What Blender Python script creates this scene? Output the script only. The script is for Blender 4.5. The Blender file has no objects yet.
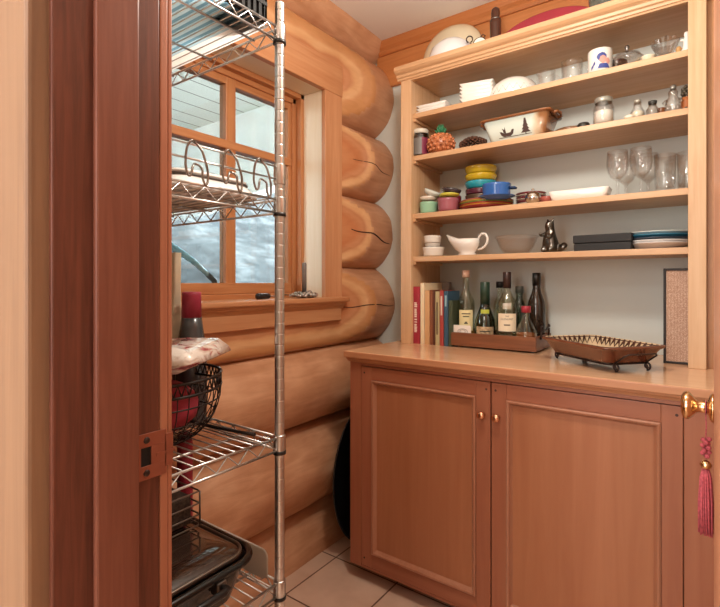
import bpy, bmesh, math, random
from mathutils import Vector, Matrix, noise
random.seed(7)
scene = bpy.context.scene
COL = scene.collection
PI = math.pi

# ---------------------------------------------------------------- camera, world, lights, exposure
EYE = 1.19
YAW = math.radians(36.1)
cam_data = bpy.data.cameras.new('camera')
cam_data.lens = 24.0
cam_data.sensor_width = 36.0
cam_data.shift_y = -21.5 / 720
cam_data.clip_start = 0.02
cam = bpy.data.objects.new('camera', cam_data)
cam.location = (0, 0, EYE)
cam.rotation_euler = (PI / 2, 0, YAW)
COL.objects.link(cam)
scene.camera = cam

scene.view_settings.view_transform = 'Standard'
scene.view_settings.look = 'None'
scene.view_settings.gamma = 1.0
scene.view_settings.use_curve_mapping = False
scene.view_settings.exposure = 0.5

world = bpy.data.worlds.new('daylight')
scene.world = world
world.use_nodes = True
wn = world.node_tree
bg = wn.nodes['Background']
bg.inputs['Color'].default_value = (0.93, 0.97, 1.0, 1)
bg.inputs['Strength'].default_value = 8.5

def area_light(name, loc, size, power, color, rot=(0, 0, 0), size_y=None):
    l = bpy.data.lights.new(name, 'AREA')
    l.energy = power
    l.color = color
    l.size = size
    if size_y:
        l.shape = 'RECTANGLE'
        l.size_y = size_y
    else:
        l.shape = 'DISK'
    o = bpy.data.objects.new(name, l)
    o.location = loc
    o.rotation_euler = rot
    COL.objects.link(o)
    return o
def bulb(name, loc, radius, power, color):
    l = bpy.data.lights.new(name, 'POINT')
    l.energy = power; l.color = color; l.shadow_soft_size = radius
    o = bpy.data.objects.new(name, l); o.location = loc
    COL.objects.link(o)
    return o
bulb('pantry_lamp_bulb', (-0.45, 0.98, 2.06), 0.08, 25.0, (1.0, 0.95, 0.90))
area_light('hall_ceiling_lamp', (-0.55, -0.85, 2.33), 1.2, 18.0, (1.0, 0.93, 0.86))
area_light('hall_fill_light', (-0.85, -2.24, 1.45), 1.9, 40.0, (1.0, 0.97, 0.94), (PI / 2, 0, 0), 1.5)  # frontal fill added behind the camera, not a known window
scene.cycles.use_denoising = True
scene.cycles.max_bounces = 12
scene.cycles.diffuse_bounces = 5
scene.cycles.transmission_bounces = 10
scene.cycles.transparent_max_bounces = 16
scene.cycles.sample_clamp_indirect = 6.0
scene.cycles.caustics_refractive = False
scene.cycles.caustics_reflective = False

# ---------------------------------------------------------------- camera arithmetic used to survey the room
SN, CS = math.sin(YAW), math.cos(YAW)
def atY(px, Y):
    """X on the vertical plane Y=const seen at column px, and the depth there"""
    l = (px - 360) / 480.0
    a, b = l * CS - SN, l * SN + CS
    d = Y / b
    return a * d, d
def zat(py, d):
    return EYE + (282 - py) / 480.0 * d

# ---------------------------------------------------------------- materials
def lin(h):
    if isinstance(h, str):
        h = h.lstrip('#')
        c = [int(h[i:i + 2], 16) / 255 for i in (0, 2, 4)]
    else:
        c = list(h)
    return tuple(x / 12.92 if x <= 0.04045 else ((x + 0.055) / 1.055) ** 2.4 for x in c) + (1.0,)
_M = {}
def new_mat(name):
    m = bpy.data.materials.new(name)
    m.use_nodes = True
    return m, m.node_tree, m.node_tree.nodes['Principled BSDF']
def plain(name, col, rough=0.5, metal=0.0, coat=0.0, var=0.06, vscale=14.0, bump=0.0):
    if name in _M: return _M[name]
    m, t, b = new_mat(name)
    b.inputs['Roughness'].default_value = rough
    b.inputs['Metallic'].default_value = metal
    b.inputs['Coat Weight'].default_value = coat
    c = lin(col)
    tc = t.nodes.new('ShaderNodeTexCoord'); n = t.nodes.new('ShaderNodeTexNoise')
    n.inputs['Scale'].default_value = vscale; n.inputs['Detail'].default_value = 4
    r = t.nodes.new('ShaderNodeValToRGB')
    r.color_ramp.elements[0].position = 0.3; r.color_ramp.elements[1].position = 0.7
    r.color_ramp.elements[0].color = tuple(x * (1 - var) for x in c[:3]) + (1,)
    r.color_ramp.elements[1].color = tuple(min(1, x * (1 + var)) for x in c[:3]) + (1,)
    t.links.new(tc.outputs['Object'], n.inputs['Vector'])
    t.links.new(n.outputs['Fac'], r.inputs['Fac'])
    t.links.new(r.outputs['Color'], b.inputs['Base Color'])
    if bump:
        bp = t.nodes.new('ShaderNodeBump'); bp.inputs['Strength'].default_value = bump; bp.inputs['Distance'].default_value = 0.003
        t.links.new(n.outputs['Fac'], bp.inputs['Height']); t.links.new(bp.outputs['Normal'], b.inputs['Normal'])
    _M[name] = m
    return m
def wood(name, dark, light, axis='Z', rough=0.42, fine=60.0, coat=0.0, knots=False):
    if name in _M: return _M[name]
    m, t, b = new_mat(name)
    b.inputs['Roughness'].default_value = rough
    b.inputs['Coat Weight'].default_value = coat
    tc = t.nodes.new('ShaderNodeTexCoord'); mp = t.nodes.new('ShaderNodeMapping')
    s = [1.0, 1.0, 1.0]; s['XYZ'.index(axis)] = 0.055
    mp.inputs['Scale'].default_value = s
    n = t.nodes.new('ShaderNodeTexNoise'); n.inputs['Scale'].default_value = fine
    n.inputs['Detail'].default_value = 5; n.inputs['Roughness'].default_value = 0.6; n.inputs['Distortion'].default_value = 0.5
    r = t.nodes.new('ShaderNodeValToRGB')
    r.color_ramp.elements[0].position = 0.28; r.color_ramp.elements[1].position = 0.72
    r.color_ramp.elements[0].color = lin(dark); r.color_ramp.elements[1].color = lin(light)
    n2 = t.nodes.new('ShaderNodeTexNoise'); n2.inputs['Scale'].default_value = 5.0; n2.inputs['Detail'].default_value = 2
    mix = t.nodes.new('ShaderNodeMixRGB'); mix.blend_type = 'MULTIPLY'
    r2 = t.nodes.new('ShaderNodeValToRGB')
    r2.color_ramp.elements[0].position = 0.3; r2.color_ramp.elements[1].position = 0.7
    r2.color_ramp.elements[0].color = (0.86, 0.82, 0.78, 1); r2.color_ramp.elements[1].color = (1, 1, 1, 1)
    t.links.new(tc.outputs['Object'], mp.inputs['Vector'])
    t.links.new(mp.outputs['Vector'], n.inputs['Vector'])
    t.links.new(mp.outputs['Vector'], n2.inputs['Vector'])
    t.links.new(n.outputs['Fac'], r.inputs['Fac']); t.links.new(n2.outputs['Fac'], r2.inputs['Fac'])
    mix.inputs['Fac'].default_value = 1.0
    t.links.new(r.outputs['Color'], mix.inputs['Color1']); t.links.new(r2.outputs['Color'], mix.inputs['Color2'])
    t.links.new(mix.outputs['Color'], b.inputs['Base Color'])
    bp = t.nodes.new('ShaderNodeBump'); bp.inputs['Strength'].default_value = 0.08; bp.inputs['Distance'].default_value = 0.002
    t.links.new(n.outputs['Fac'], bp.inputs['Height']); t.links.new(bp.outputs['Normal'], b.inputs['Normal'])
    _M[name] = m
    return m
def glass(name, col='#ffffff', rough=0.0, ior=1.45):
    if name in _M: return _M[name]
    m, t, b = new_mat(name)
    b.inputs['Base Color'].default_value = lin(col)
    b.inputs['Roughness'].default_value = rough
    b.inputs['IOR'].default_value = ior
    b.inputs['Transmission Weight'].default_value = 1.0
    _M[name] = m
    return m
def thin_glass(name, tint, gloss=0.10, rough=0.02):
    """a thin pane or film: mostly see-through with a faint reflection"""
    if name in _M: return _M[name]
    m, t, b = new_mat(name)
    t.nodes.remove(b)
    tr = t.nodes.new('ShaderNodeBsdfTransparent'); tr.inputs['Color'].default_value = lin(tint)
    gl = t.nodes.new('ShaderNodeBsdfGlossy'); gl.inputs['Roughness'].default_value = rough
    mx = t.nodes.new('ShaderNodeMixShader'); mx.inputs['Fac'].default_value = gloss
    t.links.new(tr.outputs[0], mx.inputs[1]); t.links.new(gl.outputs[0], mx.inputs[2])
    t.links.new(mx.outputs[0], t.nodes['Material Output'].inputs['Surface'])
    _M[name] = m
    return m
def film(name, col, trans=0.5):
    """thin cloudy plastic: part diffuse, part translucent"""
    if name in _M: return _M[name]
    m, t, b = new_mat(name)
    b.inputs['Base Color'].default_value = lin(col); b.inputs['Roughness'].default_value = 0.25
    tl = t.nodes.new('ShaderNodeBsdfTranslucent'); tl.inputs['Color'].default_value = lin(col)
    mx = t.nodes.new('ShaderNodeMixShader'); mx.inputs['Fac'].default_value = trans
    t.links.new(b.outputs[0], mx.inputs[1]); t.links.new(tl.outputs[0], mx.inputs[2])
    t.links.new(mx.outputs[0], t.nodes['Material Output'].inputs['Surface'])
    _M[name] = m
    return m

# light maple/fir of the shelves, redder cabinets, mahogany-red door jamb
W_SHELF_X = wood('shelf_fir_along', '#c99c72', '#d9b38c', 'X')
W_SHELF_Z = wood('shelf_fir_upright', '#cba077', '#dbb792', 'Z')
W_CAB_Z = wood('cabinet_maple_upright', '#985b42', '#a66a4e', 'Z', rough=0.35, fine=34)
W_CAB_X = wood('cabinet_maple_along', '#95583f', '#a3674b', 'X', rough=0.35, fine=34)
W_TOP = wood('worktop_wood', '#d6a983', '#e0b692', 'X', rough=0.14, fine=30)
W_TRIM_Y = wood('casing_fir_along', '#c08258', '#d09a70', 'Y', rough=0.4)
W_TRIM_Z = wood('casing_fir_upright', '#c4875d', '#d6a078', 'Z', rough=0.4)
W_TRIM_X = wood('band_fir', '#c07a45', '#d08c56', 'X', rough=0.45)
W_REVEAL_LIT = wood('reveal_fir_daylit', '#efe2c8', '#f7eedb', 'Z', rough=0.4)  # same fir made paler: window daylight put into the colour
W_REVEAL_LIT_Y = wood('reveal_fir_daylit_along', '#efe2c8', '#f7eedb', 'Y', rough=0.4)
W_JAMB = wood('jamb_red_fir', '#532c21', '#754333', 'Z', rough=0.36, fine=110)
W_JAMB2 = wood('jamb_stop_fir', '#6d3d2f', '#824f3e', 'Z', rough=0.36, fine=110)
W_CASE = wood('door_casing_fir', '#806049', '#967358', 'Z', rough=0.45, fine=50)
W_DOOR = wood('door_fir', '#c08565', '#d79d7c', 'Z', rough=0.35, fine=50)
W_TRAY = wood('tray_brown_wood', '#6d4028', '#8a5638', 'X', rough=0.4)
PAINT_G = plain('wall_paint_grey_green', '#d2d9d5', 0.8, var=0.02, vscale=3)
PAINT_C = plain('ceiling_paint', '#ebe9e6', 0.85, var=0.02, vscale=2)
PAINT_W = plain('hall_paint', '#d8cdbd', 0.85, var=0.02, vscale=2)
CHROME = plain('chrome', '#cfcfce', 0.28, 1.0, var=0.03)
BRASS = plain('brass', '#e3bd8c', 0.18, 1.0, var=0.05)
COPPER = plain('knob_copper', '#d9a07c', 0.25, 1.0, var=0.05)
IRON = plain('dark_iron', '#3a2c27', 0.45, 0.6, var=0.15)
BLACK = plain('black_plastic', '#141314', 0.35, var=0.1)
BLACKMAT = plain('black_enamel', '#1c1a1a', 0.22, 0.2, var=0.12)
WHITE = plain('white_ceramic', '#f0ece6', 0.18, coat=0.3, var=0.02)
CREAM = plain('cream_ceramic', '#e8ddc4', 0.25, coat=0.2, var=0.03)
PEWTER = plain('pewter', '#7f7b78', 0.3, 1.0, var=0.25, vscale=60)
def glassware(name, tint, lo=0.03, hi=0.6):
    m, t, b = new_mat(name)
    t.nodes.remove(b)
    tr = t.nodes.new('ShaderNodeBsdfTransparent'); tr.inputs['Color'].default_value = lin(tint)
    gl = t.nodes.new('ShaderNodeBsdfGlossy'); gl.inputs['Roughness'].default_value = 0.04
    lw = t.nodes.new('ShaderNodeLayerWeight'); lw.inputs['Blend'].default_value = 0.22
    mr = t.nodes.new('ShaderNodeMapRange'); mr.inputs['To Min'].default_value = lo; mr.inputs['To Max'].default_value = hi
    mx = t.nodes.new('ShaderNodeMixShader')
    t.links.new(lw.outputs['Facing'], mr.inputs['Value']); t.links.new(mr.outputs[0], mx.inputs['Fac'])
    t.links.new(tr.outputs[0], mx.inputs[1]); t.links.new(gl.outputs[0], mx.inputs[2])
    t.links.new(mx.outputs[0], t.nodes['Material Output'].inputs['Surface'])
    _M[name] = m
    return m
GLASS = glassware('clear_glass', '#ffffff', 0.04, 0.65)
PANE = thin_glass('window_glass', '#eef6f6', 0.06)

# ---------------------------------------------------------------- mesh builder
class MB:
    def __init__(self):
        self.bm = bmesh.new()
        self.mats = []
        self.cur = 0
    def mat(self, m):
        if m not in self.mats: self.mats.append(m)
        self.cur = self.mats.index(m)
        return self
    def _fin(self, faces, smooth):
        for f in faces:
            f.material_index = self.cur
            f.smooth = smooth
    def box(self, x0, x1, y0, y1, z0, z1, bev=0.0, rot=None, seg=2):
        bm2 = bmesh.new()
        bmesh.ops.create_cube(bm2, size=1.0)
        for v in bm2.verts:
            v.co = Vector(((x0 + x1) / 2 + v.co.x * (x1 - x0), (y0 + y1) / 2 + v.co.y * (y1 - y0), (z0 + z1) / 2 + v.co.z * (z1 - z0)))
        if bev > 0:
            bmesh.ops.bevel(bm2, geom=list(bm2.edges), offset=bev, segments=seg, affect='EDGES', profile=0.5)
        if rot is not None: bmesh.ops.transform(bm2, matrix=rot, verts=bm2.verts)
        self._merge(bm2, False)
        return self
    def _merge(self, bm2, smooth):
        vm = {v: self.bm.verts.new(v.co) for v in bm2.verts}
        fs = []
        for f in bm2.faces:
            try: fs.append(self.bm.faces.new([vm[v] for v in f.verts]))
            except ValueError: pass
        self._fin(fs, smooth)
        bm2.free()
    def lathe(self, prof, c=(0, 0, 0), seg=32, axis='Z', smooth=True, sx=1.0, sy=1.0, M=None):
        """prof: [(r, h)] from start to end; r=0 closes on the axis"""
        rings = []
        for r, h in prof:
            ring = []
            k = 1 if r < 1e-6 else seg
            for i in range(k):
                a = 2 * PI * i / seg
                p = Vector((r * math.cos(a) * sx, r * math.sin(a) * sy, h))
                if axis == 'X': p = Vector((p.z, p.x, p.y))
                elif axis == 'Y': p = Vector((p.y, p.z, p.x))
                if M is not None: p = M @ p
                ring.append(self.bm.verts.new(p + Vector(c)))
            rings.append(ring)
        fs = []
        for A, B in zip(rings, rings[1:]):
            if len(A) == 1 and len(B) == 1: continue
            for i in range(seg):
                j = (i + 1) % seg
                if len(A) == 1: q = [A[0], B[j], B[i]]
                elif len(B) == 1: q = [A[i], A[j], B[0]]
                else: q = [A[i], A[j], B[j], B[i]]
                try: fs.append(self.bm.faces.new(q))
                except ValueError: pass
        self._fin(fs, smooth)
        return self
    def tube(self, pts, r, seg=8, closed=False, smooth=True, caps=True):
        pts = [Vector(p) for p in pts]
        n = len(pts)
        rad = r if isinstance(r, (list, tuple)) else [r] * n
        tang = []
        for i in range(n):
            if closed: d = pts[(i + 1) % n] - pts[i - 1]
            elif i == 0: d = pts[1] - pts[0]
            elif i == n - 1: d = pts[-1] - pts[-2]
            else: d = (pts[i + 1] - pts[i]).normalized() + (pts[i] - pts[i - 1]).normalized()
            if d.length < 1e-9: d = Vector((0, 0, 1))
            tang.append(d.normalized())
        up = Vector((0, 0, 1)) if abs(tang[0].z) < 0.9 else Vector((1, 0, 0))
        nrm = tang[0].cross(up).normalized()
        rings = []
        for i in range(n):
            if i:
                q = tang[i - 1].rotation_difference(tang[i])
                nrm = (q @ nrm).normalized()
            b = tang[i].cross(nrm).normalized()
            rings.append([self.bm.verts.new(pts[i] + (nrm * math.cos(2 * PI * k / seg) + b * math.sin(2 * PI * k / seg)) * rad[i]) for k in range(seg)])
        fs = []
        pairs = list(zip(rings, rings[1:])) + ([(rings[-1], rings[0])] if closed else [])
        for A, B in pairs:
            for k in range(seg):
                fs.append(self.bm.faces.new([A[k], A[(k + 1) % seg], B[(k + 1) % seg], B[k]]))
        if caps and not closed:
            fs.append(self.bm.faces.new(rings[0][::-1])); fs.append(self.bm.faces.new(rings[-1]))
        self._fin(fs, smooth)
        return self
    def prism(self, poly, h0, h1, axis='Z', smooth=False):
        """poly of 2-D points extruded along axis from h0 to h1"""
        def P(u, v, h):
            return {'Z': (u, v, h), 'Y': (u, h, v), 'X': (h, u, v)}[axis]
        A = [self.bm.verts.new(P(u, v, h0)) for u, v in poly]
        B = [self.bm.verts.new(P(u, v, h1)) for u, v in poly]
        n = len(poly)
        fs = [self.bm.faces.new([A[i], A[(i + 1) % n], B[(i + 1) % n], B[i]]) for i in range(n)]
        caps = [self.bm.faces.new(A[::-1]), self.bm.faces.new(B)]
        self._fin(fs, smooth); self._fin(caps, False)
        return self
    def loft(self, rings, closed_caps=(True, True), smooth=True):
        R = [[self.bm.verts.new(Vector(p)) for p in ring] for ring in rings]
        n = len(R[0]); fs = []
        for A, B in zip(R, R[1:]):
            for i in range(n):
                fs.append(self.bm.faces.new([A[i], A[(i + 1) % n], B[(i + 1) % n], B[i]]))
        self._fin(fs, smooth)
        cp = []
        if closed_caps[0]: cp.append(self.bm.faces.new(R[0][::-1]))
        if closed_caps[1]: cp.append(self.bm.faces.new(R[-1]))
        self._fin(cp, False)
        return self
    def ball(self, c, r, sx=1, sy=1, sz=1, seg=16, M=None):
        prof = [(r * math.sin(PI * i / 8), -r * math.cos(PI * i / 8) * sz) for i in range(9)]
        prof[0] = (0, prof[0][1]); prof[-1] = (0, prof[-1][1])
        return self.lathe(prof, c, seg, sx=sx, sy=sy, M=M)
    def done(self, name, material=None, parent=None, loc=None, rotz=0.0, recalc=True):
        if recalc: bmesh.ops.recalc_face_normals(self.bm, faces=self.bm.faces)
        me = bpy.data.meshes.new(name)
        self.bm.to_mesh(me); self.bm.free()
        if material is not None and not self.mats: me.materials.append(material)
        for m in self.mats: me.materials.append(m)
        o = bpy.data.objects.new(name, me)
        COL.objects.link(o)
        if parent is not None: o.parent = parent
        if loc is not None: o.location = loc
        if rotz: o.rotation_euler = (0, 0, rotz)
        return o

def tag(o, label=None, cat=None, group=None, kind=None):
    if label: o['label'] = label
    if cat: o['category'] = cat
    if group: o['group'] = group
    if kind: o['kind'] = kind
    return o
def thing(name, label, cat, loc=(0, 0, 0), rotz=0.0, group=None):
    o = bpy.data.objects.new(name, None)
    o.empty_display_size = 0.05
    COL.objects.link(o)
    o.location = loc; o.rotation_euler = (0, 0, rotz)
    return tag(o, label, cat, group)
def struct(name, mb, m, parent=None):
    o = mb.done(name, m, parent)
    if parent is None: o['kind'] = 'structure'
    return o
def dup(root, loc, rotz, label=None, group=None):
    r = root.copy(); COL.objects.link(r); r.location = loc; r.rotation_euler = (0, 0, rotz)
    if label: r['label'] = label
    if group: r['group'] = group
    for ch in list(root.children):
        c = ch.copy(); COL.objects.link(c); c.parent = r
        for g in list(ch.children):
            d = g.copy(); COL.objects.link(d); d.parent = c
    return r
def text_on(mb, body, size, M):
    """lettering as flat mesh, laid through matrix M (x right, y up)"""
    cu = bpy.data.curves.new('lettering', 'FONT')
    cu.body = body; cu.size = size; cu.align_x = 'CENTER'; cu.align_y = 'CENTER'
    o = bpy.data.objects.new('lettering', cu)
    me = bpy.data.meshes.new_from_object(o)
    bm2 = bmesh.new(); bm2.from_mesh(me)
    bmesh.ops.transform(bm2, matrix=M, verts=bm2.verts)
    mb._merge(bm2, False)
    bpy.data.objects.remove(o); bpy.data.curves.remove(cu); bpy.data.meshes.remove(me)
def rrect(hx, hy, r, n=6):
    pts = []
    for cx, cy, a0 in ((hx - r, hy - r, 0), (-hx + r, hy - r, 90), (-hx + r, -hy + r, 180), (hx - r, -hy + r, 270)):
        for i in range(n + 1):
            a = math.radians(a0 + 90 * i / n)
            pts.append((cx + r * math.cos(a), cy + r * math.sin(a)))
    return pts

# ================================================================= STRUCTURE
WALL_B = 2.15      # back wall plane
WALL_R = 0.13      # right wall plane
FRONT0, FRONT1 = 0.255, 0.385   # the wall with the doorway
CEIL = 2.45

# floor tiles
def tile_mat():
    m, t, b = new_mat('floor_tile')
    tc = t.nodes.new('ShaderNodeTexCoord'); mp = t.nodes.new('ShaderNodeMapping')
    mp.inputs['Location'].default_value = (1.306 + 0.305 * 10, -1.615 + 0.305 * 20, 0)
    br = t.nodes.new('ShaderNodeTexBrick')
    br.offset = 0.0; br.squash = 1.0
    br.inputs['Scale'].default_value = 1.0
    br.inputs['Brick Width'].default_value = 0.305; br.inputs['Row Height'].default_value = 0.305
    br.inputs['Mortar Size'].default_value = 0.0035; br.inputs['Mortar Smooth'].default_value = 0.1
    br.inputs['Color1'].default_value = lin('#d3b39c'); br.inputs['Color2'].default_value = lin('#dabba5')
    br.inputs['Mortar'].default_value = lin('#6f4c3a')
    n = t.nodes.new('ShaderNodeTexNoise'); n.inputs['Scale'].default_value = 9; n.inputs['Detail'].default_value = 6
    r = t.nodes.new('ShaderNodeValToRGB')
    r.color_ramp.elements[0].position = 0.35; r.color_ramp.elements[1].position = 0.6
    r.color_ramp.elements[0].color = (0.9, 0.87, 0.85, 1); r.color_ramp.elements[1].color = (1, 1, 1, 1)
    mx = t.nodes.new('ShaderNodeMixRGB'); mx.blend_type = 'MULTIPLY'; mx.inputs['Fac'].default_value = 1
    t.links.new(tc.outputs['Object'], mp.inputs['Vector']); t.links.new(mp.outputs['Vector'], br.inputs['Vector'])
    t.links.new(mp.outputs['Vector'], n.inputs['Vector']); t.links.new(n.outputs['Fac'], r.inputs['Fac'])
    t.links.new(br.outputs['Color'], mx.inputs['Color1']); t.links.new(r.outputs['Color'], mx.inputs['Color2'])
    t.links.new(mx.outputs['Color'], b.inputs['Base Color'])
    b.inputs['Roughness'].default_value = 0.35
    bp = t.nodes.new('ShaderNodeBump'); bp.inputs['Strength'].default_value = 0.3; bp.inputs['Distance'].default_value = 0.003; bp.invert = True
    t.links.new(br.outputs['Fac'], bp.inputs['Height']); t.links.new(bp.outputs['Normal'], b.inputs['Normal'])
    return m
struct('floor', MB().box(-2.2, 1.8, -2.4, 2.3, -0.12, 0.0), tile_mat())
struct('ceiling', MB().box(-1.75, 1.8, -2.4, 2.3, CEIL, CEIL + 0.1), PAINT_C)
struct('wall_back', MB().box(-1.75, 0.30, WALL_B, WALL_B + 0.15, 0, CEIL), PAINT_G)
struct('wall_right', MB().box(WALL_R, WALL_R + 0.12, FRONT1, WALL_B, 0, CEIL), PAINT_G)
# wall with the doorway, left of / over / right of the opening
struct('wall_front', MB().box(-1.9, -0.636, FRONT0, FRONT1, 0, CEIL).box(-0.636, 0.122, FRONT0, FRONT1, 2.08, CEIL).box(0.122, 1.8, FRONT0, FRONT1, 0, CEIL), PAINT_W)
struct('wall_hall_left', MB().box(-2.0, -1.9, -2.4, FRONT1, 0, CEIL), PAINT_W)
struct('wall_hall_right', MB().box(1.7, 1.8, -2.4, FRONT0, 0, CEIL), PAINT_W)
struct('wall_hall_back', MB().box(-1.9, 1.7, -2.4, -2.3, 0, CEIL), PAINT_W)

hw = bpy.data.objects.new('added_window', None); COL.objects.link(hw); hw['kind'] = 'structure'  # unseen window made up to go with the fill light
MB().box(-1.80, 0.10, -2.296, -2.27, 0.70, 2.20).done('pane', plain('added_window_pane', '#f2f2ee', 0.2), hw)
MB().box(-1.88, -1.80, -2.30, -2.26, 0.62, 2.28).box(0.10, 0.18, -2.30, -2.26, 0.62, 2.28).box(-1.80, 0.10, -2.30, -2.26, 2.20, 2.28).box(-1.80, 0.10, -2.30, -2.26, 0.62, 0.70).done('frame', W_TRIM_Z, hw)

# orange fir band and moulding at the top of the back wall
b = MB().box(-1.44, WALL_R, 2.128, WALL_B, 2.216, CEIL, 0.003)
struct('trim_1', b, W_TRIM_X)
b = MB().prism([(2.128, 2.385), (2.118, 2.385), (2.112, 2.395), (2.112, 2.405), (2.100, 2.418), (2.090, 2.440), (2.090, 2.4495), (2.128, 2.4495)], -1.42, WALL_R, 'X')
struct('trim_2', b, wood('moulding_fir', '#b9713f', '#c88450', 'X'))

# ---- log wall with the window opening
OPEN_Y0, OPEN_Y1, OPEN_Z0, OPEN_Z1 = 0.882, 1.672, 1.118, 2.068
def log_mats():
    def common(name, skin):
        m, t, b = new_mat(name)
        tc = t.nodes.new('ShaderNodeTexCoord')
        mp = t.nodes.new('ShaderNodeMapping'); mp.inputs['Scale'].default_value = (1.0, 0.16, 1.0)
        t.links.new(tc.outputs['Object'], mp.inputs['Vector'])
        n = t.nodes.new('ShaderNodeTexNoise'); n.inputs['Scale'].default_value = 26; n.inputs['Detail'].default_value = 7
        n.inputs['Distortion'].default_value = 1.0
        t.links.new(mp.outputs['Vector'], n.inputs['Vector'])
        n3 = t.nodes.new('ShaderNodeTexNoise'); n3.inputs['Scale'].default_value = 5; n3.inputs['Detail'].default_value = 3
        t.links.new(tc.outputs['Object'], n3.inputs['Vector'])
        mx = t.nodes.new('ShaderNodeMixRGB'); mx.blend_type = 'MULTIPLY'; mx.inputs['Fac'].default_value = 1
        r2 = t.nodes.new('ShaderNodeValToRGB')
        r2.color_ramp.elements[0].position = 0.3; r2.color_ramp.elements[1].position = 0.72
        t.links.new(n.outputs['Fac'], r2.inputs['Fac'])
        if skin:
            r = t.nodes.new('ShaderNodeValToRGB')
            r.color_ramp.elements[0].position = 0.3; r.color_ramp.elements[0].color = lin('#c08c69')
            r.color_ramp.elements[1].position = 0.7; r.color_ramp.elements[1].color = lin('#dcac89')
            t.links.new(n3.outputs['Fac'], r.inputs['Fac'])
            r2.color_ramp.elements[0].color = (0.78, 0.70, 0.62, 1); r2.color_ramp.elements[1].color = (1, 1, 1, 1)
        else:
            # distance from the log's own axis: growth rings, pale sapwood outside
            sep = t.nodes.new('ShaderNodeSeparateXYZ'); t.links.new(tc.outputs['Object'], sep.inputs[0])
            cmb = t.nodes.new('ShaderNodeCombineXYZ')
            t.links.new(sep.outputs['X'], cmb.inputs['X']); t.links.new(sep.outputs['Z'], cmb.inputs['Z'])
            ln = t.nodes.new('ShaderNodeVectorMath'); ln.operation = 'LENGTH'; t.links.new(cmb.outputs[0], ln.inputs[0])
            ad = t.nodes.new('ShaderNodeMath'); ad.operation = 'MULTIPLY_ADD'
            t.links.new(n3.outputs['Fac'], ad.inputs[0]); ad.inputs[1].default_value = 0.035; t.links.new(ln.outputs['Value'], ad.inputs[2])
            r = t.nodes.new('ShaderNodeValToRGB')
            e = r.color_ramp.elements
            e[0].position = 0.130; e[0].color = lin('#c98a5e')
            e[1].position = 0.152; e[1].color = lin('#c27c50')
            for p, c in ((0.168, '#cb8f66'), (0.176, '#c6885f'), (0.182, '#d9a677'), (0.197, '#dfb083'), (0.206, '#cf9768'), (0.218, '#c8905f')):
                k = e.new(p); k.color = lin(c)
            t.links.new(ad.outputs[0], r.inputs['Fac'])
            r2.color_ramp.elements[0].color = (0.88, 0.82, 0.76, 1); r2.color_ramp.elements[1].color = (1, 1, 1, 1)
        t.links.new(r.outputs['Color'], mx.inputs['Color1']); t.links.new(r2.outputs['Color'], mx.inputs['Color2'])
        t.links.new(mx.outputs['Color'], b.inputs['Base Color'])
        b.inputs['Roughness'].default_value = 0.48
        bp = t.nodes.new('ShaderNodeBump'); bp.inputs['Strength'].default_value = 0.35; bp.inputs['Distance'].default_value = 0.006
        t.links.new(n.outputs['Fac'], bp.inputs['Height']); t.links.new(bp.outputs['Normal'], b.inputs['Normal'])
        return m
    return common('log_skin', True), common('log_cut_face', False)
LOG_SKIN, LOG_CUT = log_mats()
LOG_DARK = plain('log_check', '#3a1f12', 0.8)
SEAM_X, BULGE_X = -1.470, -1.345
seams = [-0.20, 0.180, 0.560, 0.885, 1.261, 1.616, 1.965, 2.362, 2.72]
wall_left = bpy.data.objects.new('wall_left', None); COL.objects.link(wall_left); wall_left['kind'] = 'structure'
def cut_plane(Y, z):
    # chainsawn flat around the window, scarfed back out to the round log at both ends
    w = 0.012 * noise.noise(Vector((Y * 5, z * 3, 1.7)))
    base = -1.430
    if Y > 1.80: base += (Y - 1.80) * 0.36 + max(0, Y - 1.93) * 0.5
    if Y < 0.74: base += (0.74 - Y) * 0.45
    return base + w * 0.25
def log_surface(i, Y, z):
    z0, z1 = seams[i], seams[i + 1]
    zc, hh = (z0 + z1) / 2, (z1 - z0) / 2
    bul = BULGE_X - (0.035 if i == 0 else 0.0) - (0.01 if i == 7 else 0)
    sag = bul - SEAM_X
    R = (hh * hh + sag * sag) / (2 * sag)
    dz = max(-hh, min(hh, z - zc))
    edge = 1 - (abs(dz) / hh) ** 4
    wob = 0.012 * noise.noise(Vector((i * 3.1, Y * 2.0, z * 6.0))) + 0.006 * noise.noise(Vector((i * 7.7, Y * 8.0, z * 20.0)))
    xr = bul - R + math.sqrt(max(0, R * R - dz * dz)) + wob * edge
    if i in (3, 4, 5, 6):
        xc = cut_plane(Y, z)
        if xc < xr: return xc, True
    return xr, False
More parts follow.
